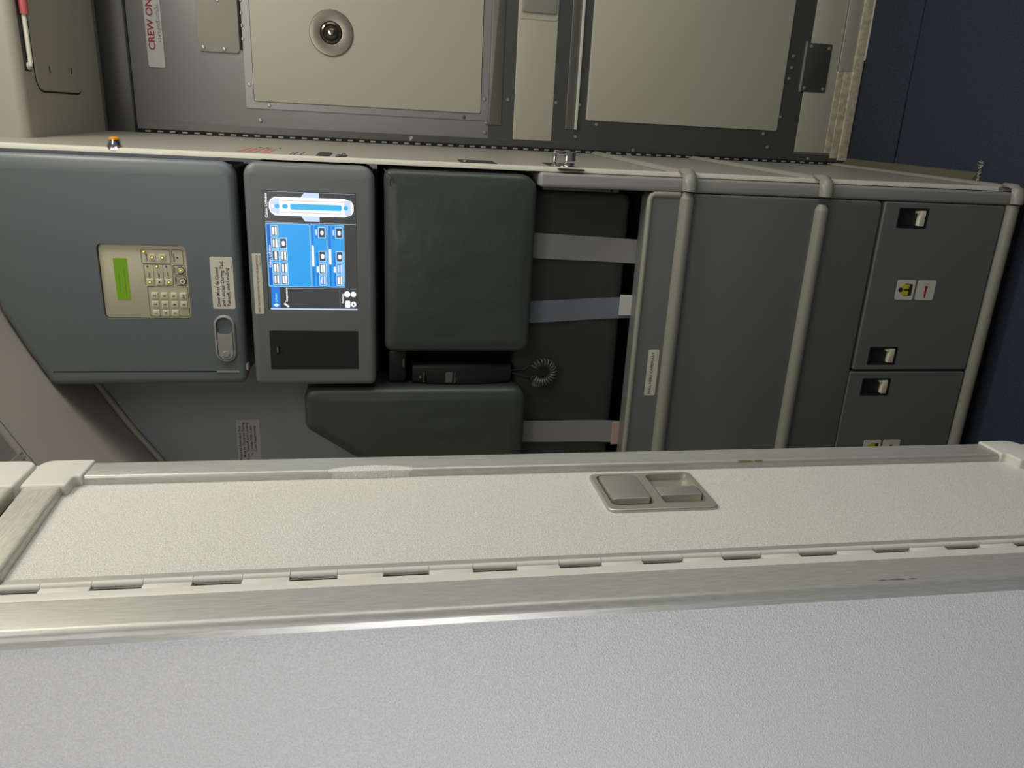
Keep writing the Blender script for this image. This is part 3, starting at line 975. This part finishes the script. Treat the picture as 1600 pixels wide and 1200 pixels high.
# corner icons
U(scr, 0.018, 0.182, 0.80, 0.803, 1, 's_line')
UT(scr, 'Settings', 0.062, 0.845, 0.0042, 2, 's_white', width=0.019)
for (u, v, r) in ((0.142, 0.885, 0.006), (0.142, 0.955, 0.0055), (0.052, 0.955, 0.0055)):
    a = SX0 + (SX1 - SX0) * u; z = SZ1 - (SZ1 - SZ0) * v
    scr.add([FY(p.x, p.y, -0.0017) for p, nn in circ(a, z, r, 18)], [list(range(18))], 's_white')
a = SX0 + (SX1 - SX0) * 0.052; z = SZ1 - (SZ1 - SZ0) * 0.955
scr.add([FY(p.x, p.y, -0.0016) for p, nn in circ(a, z, 0.0018, 12)], [list(range(12))], 's_bg')
U(scr, 0.022, 0.085, 0.86, 0.918, 2, 's_white', 0.003)
so = scr.build('touchscreen', ap)
so['label'] = 'lit touchscreen with blue panels and a white aircraft plan'

# ------------------------------------------------------------------ wall placard
b = MB()
WY = F(1.65)
plate(b, WY, -0.74, -0.6315, 1.7235, 1.7745, -0.001, 0.0007, 'label_grey', 0.002)
for i, (s, x1) in enumerate((('Required Attendant Seat', -0.6460), ('Must Be Occupied During', -0.6385), ('Taxi, Takeoff and Landing', -0.6385),
                             ('To Comply With Cabin', -0.6470), ('Crew Requirements', -0.6470))):
    text(b, WY, s, x1, 1.7655 - i * 0.0082, 0.0009, 'ink', height=0.0056, align='R', width=0.0037 * len(s), bold=0.014)
tag(b.build('wall_placard', origin=(-0.685, 1.65, 1.74)), 'grey five-line notice stuck on the flat wall left of the touchscreen panel', 'placard')

# ------------------------------------------------------------------ jump seat
js = thing('jump_seat', (-0.5, 1.6, 0.385), 'black two-place folding jump seat with grey belts and a grey flip-up seat pan', 'seat')
b = MB(); b.box(-0.96, -0.0875, 1.628, 1.648, 0.38, 1.138, 'black'); b.box(-0.66, -0.064, 1.628, 1.648, 1.138, 1.455, 'black'); b.box(-0.60, -0.515, 1.63, 1.648, 1.455, 1.59, 'black')
b.build('back_board', js)


def cushion(name, poly, rc, y_front, y_back, fillet, puff, mt):
    b = MB()
    base = F(y_front)
    rp0 = rpoly(poly, rc, 8)
    # refine straight edges so the leather can wrinkle
    rp = []
    n = len(rp0)
    for i in range(n):
        p, nn = rp0[i]; q, n2 = rp0[(i + 1) % n]
        L = (q - p).length
        k = max(1, int(L / 0.012))
        for j in range(k):
            t = j / k
            rp.append((p.lerp(q, t), nn.lerp(n2, t).normalized()))
    slab(b, base, rp, -(y_back - y_front), 0.0, mt, fillet, 6, puff=puff)
    return b.build(name, js, angle=60)


hr_ = cushion('headrest', rect(-0.431, -0.066, 1.138, 1.4415), [0.022, 0.034, 0.016, 0.016], 1.505, 1.63, 0.013, (0.006, 0.10, 0.0024), 'leather')
hr_['label'] = 'square black leather headrest cushion'
b = MB()
b.tube([(-0.0675, 1.530, 1.4405), (-0.0685, 1.515, 1.4395), (-0.0725, 1.5065, 1.4355), (-0.080, 1.5035, 1.428), (-0.090, 1.5010, 1.4235)], 0.0014, 'leather', 8)
b.tube([(-0.080, 1.5040, 1.428), (-0.088, 1.5025, 1.4305), (-0.098, 1.5020, 1.4295)], 0.0012, 'leather', 8)
b.build('corner_seam', js, parent=hr_)
hl_ = cushion('headrest', [(-0.80, 1.138), (-0.512, 1.138), (-0.512, 1.6075), (-0.600, 1.6075), (-0.662, 1.517), (-0.80, 1.31)], [0.02, 0.03, 0.022, 0.025, 0.05, 0.05], 1.505, 1.63, 0.016, (0.005, 0.07, 0.0022), 'leather')
hl_['label'] = 'tall black leather headrest cushion with a sloped corner'
cushion('backrest', rect(-0.96, -0.097, 0.926, 1.165), 0.02, 1.556, 1.63, 0.012, (0.004, 0.06, 0.0014), 'fabric_dark')

b = MB(); b.box(-0.0965, -0.0895, 1.553, 1.60, 0.955, 1.118, 'grey_dark', 0.002)
b.lathe([(0.003, 0), (0.003, 0.0015)], F(1.553), -0.093, 0.972, 'black', 10)
b.build('side_bracket', js)


def belt(x0t, x1t, x0b, x1b, mt, tagmt=None, tagz=0.925):
    b = MB()
    vs = []; n = 14
    for i in range(n + 1):
        t = i / n
        z = 1.15 + (0.80 - 1.15) * t
        y = 1.5515 - 0.0020 * math.sin(t * 9) if z > 0.93 else 1.5515 - 0.0035 * min(1, (0.93 - z) / 0.03)
        xa = x0t + (x0b - x0t) * t; xb = x1t + (x1b - x1t) * t
        y -= 0.002
        vs += [(xa, y, z), (xb, y, z), (xb, y + 0.0015, z), (xa, y + 0.0015, z)]
    fs = []
    for i in range(n):
        for k in range(4):
            l = (k + 1) % 4
            fs.append([4 * i + k, 4 * i + l, 4 * i + 4 + l, 4 * i + 4 + k])
    fs += [[0, 1, 2, 3], [4 * n + k for k in range(4)]]
    b.add(vs, fs, mt)
    o = b.build('seat_belt', js)
    if tagmt:
        b = MB(); b.box(x0b + 0.0005, x1b - 0.0005, 1.5425, 1.5458, 0.86, tagz, tagmt)
        tg = b.build('belt_tag', js, parent=o)
        tg['label'] = 'white belt tag' if tagmt == 'tag_white' else 'pinkish belt tag'
    return o


belt(-0.236, -0.183, -0.246, -0.196, 'belt')
belt(-0.378, -0.330, -0.357, -0.311, 'belt_blue', 'tag_white', 0.934)
belt(-0.655, -0.604, -0.664, -0.609, 'belt', 'tag_pink', 0.924)

b = MB()
slab(b, FY, rpoly(rect(-0.96, -0.0895, 0.3795, 0.9075), [0.004, 0.012, 0.016, 0.004], 6), -0.045, 0.0, 'grey_dark', 0.004, 3)
sp = b.build('seat_pan', js); sp['label'] = 'dark grey flip-up seat pan'
b = MB(); b.tube([(-0.96, 1.5035, 0.9035), (-0.104, 1.5035, 0.9035), (-0.097, 1.5035, 0.9005), (-0.094, 1.5035, 0.895), (-0.0935, 1.5035, 0.84)], 0.0065, 'bumper', 12)
b.build('edge_trim', js, parent=sp)
for zc, r, x1 in ((0.8255, 0.0150, -0.087), (0.5210, 0.0150, -0.101)):
    b = MB()
    path = [(-0.96, 1.5, zc), (x1 - 0.012, 1.5, zc)]
    b.tube(path, r, 'bumper', 20)
    b.tube([(x1 - 0.012, 1.5, zc), (x1 - 0.005, 1.5, zc), (x1, 1.5, zc)], r, 'bumper', 20, r2=r * 0.6)
    b.build('bumper_bar', js, parent=sp)
b = MB()
plate(b, FY, -0.5285, -0.4235, 0.8475, 0.8725, -0.001, 0.0007, 'label', 0.003)
text(b, FY, 'PULL HERE CAREFULLY', -0.5245, 0.8590, 0.0009, 'ink', height=0.0058, width=0.0965, bold=0.014)
plate(b, FY, -0.4475, -0.4275, 0.8508, 0.8513, 0, 0.0009, 'ink', 0.0001)
pc = b.build('placard', js, parent=sp); pc['label'] = 'off-white placard reading PULL HERE CAREFULLY'

# ------------------------------------------------------------------ handset between the headrests
hs = thing('handset', (-0.488, 1.57, 1.16), 'black interphone handset hanging between the two headrest cushions', 'handset')
b = MB()
HY = F(1.5600)
n = 18; vs = []
prof = []
for i in range(n + 1):
    t = i / n
    z = 1.169 + (1.383 - 1.169) * t
    bow = math.sin(math.pi * t)
    hw = 0.0205 + 0.0045 * bow
    xo = -0.4895 - 0.001 * bow
    h = 0.006 + 0.010 * bow
    prof.append((z, xo, hw, h))
for (z, xo, hw, h) in prof:
    ring = []
    for k in range(16):
        a = 2 * math.pi * k / 16
        ca, sa = math.cos(a), math.sin(a)
        sx = math.copysign(abs(ca) ** 0.45, ca) * hw; sh = math.copysign(abs(sa) ** 0.45, sa) * 0.014
        ring.append(HY(xo + sx, z, h + sh))
    vs += ring
fs = []
for i in range(n):
    for k in range(16):
        l = (k + 1) % 16
        fs.append([i * 16 + k, i * 16 + l, (i + 1) * 16 + l, (i + 1) * 16 + k])
fs += [list(range(16)), [n * 16 + k for k in range(16)]]
b.add(vs, fs, 'blackplastic')
b.build('handset_body', hs)
b = MB()
HF = F(1.531)
text(b, HF, '+', -0.493, 1.362, 0.003, 'grey_strip', height=0.010, align='C')
plate(b, HF, -0.504, -0.482, 1.3585, 1.3600, 0.0, 0.003, 'grey_dark', 0.0005)
b.build('handset_label', hs)
b = MB()
plate(b, HF, -0.506, -0.483, 1.2985, 1.3130, -0.001, 0.0005, 'grey_dark', 0.001)
plate(b, HF, -0.506, -0.483, 1.2915, 1.2940, -0.001, 0.0006, 'grey_dark', 0.0005)
b.build('handset_label', hs)
# coiled cord: three quarter loop of a tight helix in front of the back cushion
b = MB()
pts = []
cx, cz, R = -0.4845, 1.0985, 0.0230
T = 19
for i in range(T * 14 + 1):
    t = i / (T * 14)
    a = math.radians(175 - 330 * t)
    th = 2 * math.pi * T * t
    rr = R + 0.0072 * math.cos(th)
    pts.append((cx + rr * math.sin(a) * -1.0 if False else cx + rr * math.cos(math.radians(35 - 0) + math.radians(240) * (t - 0.5) * 1.25 - math.pi / 2 - math.radians(35)) , 1.534 + 0.0072 * math.sin(th),
                cz + rr * math.sin(math.radians(240) * (t - 0.5) * 1.25 - math.pi / 2)))
b.tube(pts, 0.0020, 'coil', 6)
b.tube([pts[0], (-0.500, 1.54, 1.128), (-0.494, 1.543, 1.145), (-0.489, 1.552, 1.172)], 0.0026, 'blackplastic', 8)
b.tube([pts[-1], (-0.470, 1.542, 1.126), (-0.480, 1.543, 1.140), (-0.485, 1.550, 1.172)], 0.0026, 'blackplastic', 8)
b.build('coiled_cord', hs)
b = MB(); b.box(-0.519, -0.504, 1.535, 1.549, 1.102, 1.120, 'grey_dark', 0.003)
b.build('cord_plug', hs)
cr = thing('handset_cradle', (-0.488, 1.6, 1.40), 'black cradle block above the hanging handset', 'cradle')
b = MB()
b.box(-0.509, -0.438, 1.545, 1.628, 1.396, 1.434, 'blackplastic', 0.006)
b.build('cradle_block', cr)
b = MB()
b.box(-0.474, -0.455, 1.538, 1.546, 1.400, 1.404, 'grey_dark', 0.001)
b.build('cradle_lip', cr)

# ------------------------------------------------------------------ lower stowage cabinet
sc_ = thing('stowage_cabinet', (-0.5, 1.57, 0.04), 'dark grey low cabinet with two doors under the folded seat pan', 'cabinet')
b = MB()
b.box(-0.96, -0.0875, 1.545, 1.649, 0.06, 0.376, 'black')
b.box(-0.96, -0.075, 1.529, 1.649, 0.0, 0.036, 'black')  # black toe strip, its colour paints in the shadow under the base rail
b.build('carcass', sc_)
b = MB()
slab(b, FY, rpoly([(-0.0880, 0.05), (-0.0600, 0.05), (-0.0600, 1.136), (-0.0880, 1.136)], 0.007, 4), -0.14, 0.0, 'grey_strip', 0.006, 4)
struct('trim_5', b, 'grey corner post beside the folded seat pan and low cabinet doors', 'trim', (-0.074, 1.57, 0.05))


def latch(parent, x0, x1, z0, z1):
    b = MB()
    slab(b, FY, rpoly(rect(x0 + 0.0006, x1 - 0.0006, z0 + 0.0006, z1 - 0.0006), 0.002, 2), -0.0105, 0.0006, 'blackplastic', 0.0006, 2,
         holes=[(rpoly(rect(x0 + 0.0026, x1 - 0.0026, z0 + 0.0026, z1 - 0.0026), 0.0015, 2), 0.0100, 'black', 'blackplastic')])
    l = b.build('latch', sc_, parent=parent)
    b = MB()
    plate(b, FY, x0 + 0.005, x1 - 0.005, z0 + 0.006, z0 + 0.0205, -0.009, 0.0005, 'tongue', 0.002, 0.0015)
    plate(b, FY, x1 - 0.011, x1 - 0.006, z0 + 0.018, z0 + 0.027, -0.009, 0.0002, 'tongue', 0.001)
    b.build('latch_tongue', sc_, parent=parent)


def sticker_pair(parent, xr):
    b = MB()
    x0, x1 = xr - 0.0455, xr
    plate(b, FY, x0, x1, 0.2595, 0.3050, -0.001, 0.0006, 'label', 0.004)
    xc = (x0 + x1) / 2
    T = lambda pts, mt, h=0.0008: b.add([FY(xc + u, 0.282 + v, h) for u, v in pts], [list(range(len(pts)))], mt)
    T([(-0.013, -0.0165), (0.013, -0.0165), (0.0145, 0.002), (-0.0145, 0.002)], 'ink')
    T([(-0.0125, -0.008), (-0.002, -0.008), (-0.002, 0.010), (-0.0095, 0.010), (-0.0125, 0.004)], 'ink_yellow', 0.0009)
    T([(0.002, -0.008), (0.0125, -0.008), (0.0125, 0.004), (0.0095, 0.010), (0.002, 0.010)], 'ink_yellow', 0.0009)
    for i in range(1):
        cpts = circ(0, 0.0125, 0.0055, 16)
        T([(p.x, p.y) for p, nn in cpts], 'ink', 0.001)
    T([(-0.001, -0.012), (0.001, -0.012), (0.001, 0.006), (-0.001, 0.006)], 'ink', 0.001)
    o = b.build('sticker', sc_, parent=parent); o['label'] = 'white sticker with a yellow life vest picture'
    b = MB()
    plate(b, FY, x0, x1, 0.2080, 0.2535, -0.001, 0.0006, 'label', 0.004)
    zc = 0.2305
    T2 = lambda pts, mt, h=0.0008: b.add([FY(xc + u, zc + v, h) for u, v in pts], [list(range(len(pts)))], mt)
    T2([(-0.017, -0.0018), (0.004, -0.0026), (0.004, 0.0026), (-0.017, 0.0018)], 'ink_red')
    T2([(0.004, -0.0026), (0.0095, -0.0048), (0.0095, 0.0048), (0.004, 0.0026)], 'ink_red')
    T2([(-0.005, 0.0026), (-0.001, 0.0026), (-0.001, 0.006), (-0.005, 0.006)], 'ink_pink')
    for j in range(5):
        a = math.radians(-50 + 25 * j)
        c_, s_ = math.cos(a), math.sin(a)
        p0 = (0.0085 + 0.005 * c_, 0.0065 * s_); p1 = (0.0085 + 0.0095 * c_, 0.0105 * s_)
        T2([(p0[0], p0[1] - 0.0005), (p1[0], p1[1] - 0.0005), (p1[0], p1[1] + 0.0005), (p0[0], p0[1] + 0.0005)], 'ink_pink')
    o = b.build('sticker', sc_, parent=parent); o['label'] = 'white sticker with a red flashlight picture'


b = MB()
lh = lambda x0, x1, z0, z1: (rpoly(rect(x0, x1, z0, z1), 0.0022, 2), 0.012, 'black', 'black')
slab(b, FY, rpoly(rect(-0.4705, -0.0895, 0.0775, 0.3735), 0.005, 4), -0.04, 0.0, 'grey_dark', 0.003, 3,
     holes=[lh(-0.1450, -0.1015, 0.2640, 0.3375), lh(-0.4580, -0.4150, 0.2680, 0.3405)])
d1 = b.build('door', sc_)
latch(d1, -0.1450, -0.1015, 0.2640, 0.3375)
latch(d1, -0.4580, -0.4150, 0.2680, 0.3405)
sticker_pair(d1, -0.2585)
b = MB()
slab(b, FY, rpoly(rect(-0.86, -0.4755, 0.0775, 0.3785), 0.005, 4), -0.04, 0.0, 'grey_dark', 0.003, 3,
     holes=[lh(-0.5340, -0.4910, 0.2685, 0.3425), lh(-0.848, -0.805, 0.2685, 0.3425)])
d2 = b.build('door', sc_)
latch(d2, -0.5340, -0.4910, 0.2685, 0.3425)
latch(d2, -0.848, -0.805, 0.2685, 0.3425)
sticker_pair(d2, -0.6470)
b = MB()
b.tube([(-0.96, 1.502, 0.0595), (-0.088, 1.502, 0.0595)], 0.0145, 'bumper', 20)
b.build('bumper_bar', sc_)

# ------------------------------------------------------------------ stowage closet in the foreground
cl = thing('stowage_closet', (-0.6, 0.62, 0.0), 'tall white closet in the foreground with a narrow hinged side door', 'closet')
PX = S(-0.34)
b = MB()
b.box(-1.15, -0.356, 0.495, 0.768, 0.0, 2.25, 'black')
b.build('carcass', cl)
b = MB()
b.box(-1.15, -0.3515, 0.4845, 0.496, 0.0, 2.25, 'laminate_cool')
ap_ = b.build('aft_panel', cl); ap_['label'] = 'large cool white pebbled panel facing the cabin'
b = MB()
b.box(-1.15, -0.3425, 0.7625, 0.7695, 0.0, 2.25, 'laminate')
b.build('forward_panel', cl)
# scratches and dent marks on the aft panel
b = MB()
AFT = F(0.4845)
for (x, z, rot, L, mt) in ((-0.3985, 0.952, 0.5, 0.004, 'label'), (-0.3995, 0.955, 0.5, 0.0035, 'ink'), (-0.3815, 0.951, 0.3, 0.0022, 'ink')):
    c_, s_ = math.cos(rot), math.sin(rot)
    b.add([AFT(x - L * c_, z - L * s_, 0.0002), AFT(x + 0.0004, z, 0.0002), AFT(x + L * c_, z + L * s_, 0.0002), AFT(x - 0.0004, z, 0.0002)], [[0, 1, 2, 3]], mt)
b.build('scratch_mark', cl, parent=ap_)
# corner post
b = MB()
pp = [(-0.352, 0.480), (-0.3465, 0.480)]
for k in range(7):
    t = -math.pi / 2 + math.pi / 2 * k / 6
    pp.append((-0.3465 + 0.0065 * math.cos(t), 0.4865 + 0.0065 * math.sin(t)))
pp += [(-0.34, 0.5200), (-0.352, 0.5200)]
k = len(pp)
b.add([(x, y, 0.0) for x, y in pp] + [(x, y, 2.25) for x, y in pp],
      [list(range(k)), list(range(k, 2 * k))] + [[i, (i + 1) % k, k + (i + 1) % k, k + i] for i in range(k)], 'alu')
b.build('corner_post', cl, angle=50)
b = MB()
b.box(-0.352, -0.3394, 0.5185, 0.5294, 0.0, 2.25, 'alu_cap', 0.0005)
b.build('hinge_strip', cl)

HP = 0.0732


def closet_door(zb, zt, tilt, panel_label, with_latch, tilt_b=0.0):
    """zb..zt: outer ends; tilt lowers the near end of the top rail"""
    PXp = S(-0.349)
    b = MB()
    pz = zt - 0.020
    poly = [(0.556, zb + 0.01), (0.742, zb + 0.01), (0.742, pz), (0.556, pz - tilt)]
    slab(b, PXp, rpoly(poly, 0.001, 1), -0.0066, 0.0, 'laminate',
         holes=[(rpoly(rect(0.642, 0.718, 1.108, 1.2175), 0.004, 3), 0.0064, 'black', 'black')] if with_latch else ())
    dp = b.build('door', cl)
    dp['label'] = panel_label
    # frame: far stile, top rail, bottom rail
    b = MB()
    slab(b, S(-0.352), rpoly(rect(0.7345, 0.7705, zb, zt), 0.004, 4), 0.0, 0.012, 'alu', 0.004, 4)
    b.build('frame_stile', cl, parent=dp)
    for z1, z0, tl in ((zt - 0.0015, zt - 0.036, tilt), (zb + 0.036, zb + 0.0015, tilt_b)):
        b = MB()
        y0 = 0.545
        slab(b, S(-0.352), rpoly([(y0, z0 - tl), (0.735, z0), (0.735, z1), (y0, z1 - tl)], 0.0042, 4), 0.0, 0.0125, 'alu_rail', 0.004, 4)
        b.build('frame_rail', cl, parent=dp)
    tt = tilt * 0.12
    b = MB()
    slab(b, S(-0.352), rpoly([(0.7325, zt - 0.0500), (0.7725, zt - 0.0500), (0.7725, zt + 0.0015), (0.7120, zt + 0.0005 - tt), (0.7120, zt - 0.0415 - tt), (0.7325, zt - 0.0425)],
                             [0.003, 0.003, 0.014, 0.003, 0.003, 0.004], 6), 0.0, 0.0145, 'alu_cap', 0.0028, 4)
    b.build('corner_bracket', cl, parent=dp)
    tt = tilt_b * 0.12
    b = MB()
    slab(b, S(-0.352), rpoly([(0.7120, zb - 0.0005 - tt), (0.7725, zb - 0.0015), (0.7725, zb + 0.0500), (0.7325, zb + 0.0500), (0.7325, zb + 0.0425), (0.7120, zb + 0.0415 - tt)],
                             [0.003, 0.014, 0.003, 0.003, 0.004, 0.003], 6), 0.0, 0.0145, 'alu_cap', 0.0028, 4)
    b.build('corner_bracket', cl, parent=dp)
    b = MB()
    slab(b, S(-0.349), rpoly([(0.5445, zb + 0.002), (0.5625, zb + 0.002), (0.5625, zt - 0.037 - tilt * 0.9), (0.5445, zt - 0.037 - tilt)], 0.0005, 1), 0.0, 0.0015, 'alu', 0.0005, 1)
    b.build('hinge_leaf', cl, parent=dp)
    return dp


dlow = closet_door(0.645, 1.788, 0.016, 'long lower side door with a recessed double latch', True)
dup_ = closet_door(1.7935, 2.24, 0.016, 'upper side door mostly out of the picture', False, 0.012)

# hinge barrels, door leaf knuckles alternate with post leaf knuckles
z0 = 1.6255 - HP * 20
while z0 < 2.2:
    if 0.64 < z0 < 1.74:
        b = MB()
        b.tube([(-0.3398, 0.5378, z0 + 0.0002), (-0.3398, 0.5378, z0 + 0.0366)], 0.0030, 'alu_cap', 16)
        b.build('hinge_knuckle', cl, parent=dlow)
        b = MB()
        zz = z0 + 0.0370
        b.tube([(-0.3398, 0.5378, zz), (-0.3398, 0.5378, z0 + HP - 0.0002)], 0.0030, 'alu_cap', 16)
        b.box(-0.348, -0.3394, 0.5288, 0.5385, zz, z0 + HP - 0.0002, 'alu_cap', 0.0005)
        b.build('hinge_knuckle', cl)
    z0 += HP

# worn spots on the metal edges
b = MB()
for (z, y, L, w) in ((1.030, 0.7352, 0.010, 0.0006), (1.014, 0.7351, 0.006, 0.0004)):
    b.add([PX(y - w, z - L, -0.0015), PX(y + w, z - L * 0.6, 0.0004), PX(y + w * 0.8, z + L, 0.0004), PX(y - w, z + L * 0.7, -0.0015)], [[0, 1, 2, 3]], 'stain')
b.build('rust_stain', cl, parent=dlow)
b = MB()
for (z, y, L, w) in ((1.012, 0.4882, 0.010, 0.0011), (0.998, 0.4880, 0.005, 0.0008), (1.026, 0.4884, 0.005, 0.0007)):
    b.add([PX(y - w, z - L * 0.5, 0.0002), PX(y, z - L, 0.0002), PX(y + w, z, 0.0002), PX(y, z + L, 0.0002)], [[0, 1, 2, 3]], 'grey_dark')
b.build('scuff_mark', cl)

# recessed double latch
b = MB()
LP = S(-0.349)
h2 = rpoly(rect(0.648, 0.7170, 1.1105, 1.1590), 0.007, 5)
h1 = rpoly(rect(0.648, 0.7170, 1.1690, 1.2150), 0.007, 5)
slab(b, LP, rpoly(rect(0.6375, 0.7225, 1.1040, 1.2215), 0.008, 6), -0.004, 0.0035, 'alu_latch', 0.0018, 3,
     holes=[(h1, 0.0098, 'alu_latch', 'steel_dark'), (h2, 0.0098, 'alu_latch', 'steel_dark')])  # dark floors paint shade into the latch wells
b.build('latch_plate', cl, parent=dlow)
b = MB(); plate(b, LP, 0.6600, 0.7150, 1.1695, 1.2120, -0.002, 0.0045, 'alu_latch', 0.004, 0.0012)
b.build('latch_paddle', cl, parent=dlow)
b = MB(); plate(b, LP, 0.6655, 0.6860, 1.1115, 1.1575, -0.005, 0.0040, 'alu_latch', 0.002, 0.001)
b.build('latch_paddle', cl, parent=dlow)
b = MB(); plate(b, LP, 0.7060, 0.7080, 1.1310, 1.1460, -0.0066, -0.0058, 'black', 0.0005)
b.build('latch_slit', cl, parent=dlow)
# crescent finger cut where the laminate bulges over the stile
b = MB()
K = 16; row = [[], [], [], []]
for k in range(K + 1):
    t = k / K; g = math.sin(math.pi * t) ** 0.8; zz = 1.412 + 0.088 * t
    row[0].append((-0.3489, 0.7349 - 0.0024 * g, zz))
    row[1].append((-0.3412 + 0.0004 * g, 0.7349 - 0.0014 * g, zz))
    row[2].append((-0.3400 + 0.0008 * g, 0.7372, zz))
    row[3].append((-0.3401 + 0.0006 * g, 0.7376 + 0.0075 * g, zz))
b.add([p for rw in row for p in rw], [[j * (K + 1) + k, j * (K + 1) + k + 1, (j + 1) * (K + 1) + k + 1, (j + 1) * (K + 1) + k] for j in range(3) for k in range(K)], 'laminate')
b.build('finger_cut', cl, parent=dlow)

for r in ROOTS:
    if '_o' in r:
        del r['_o']
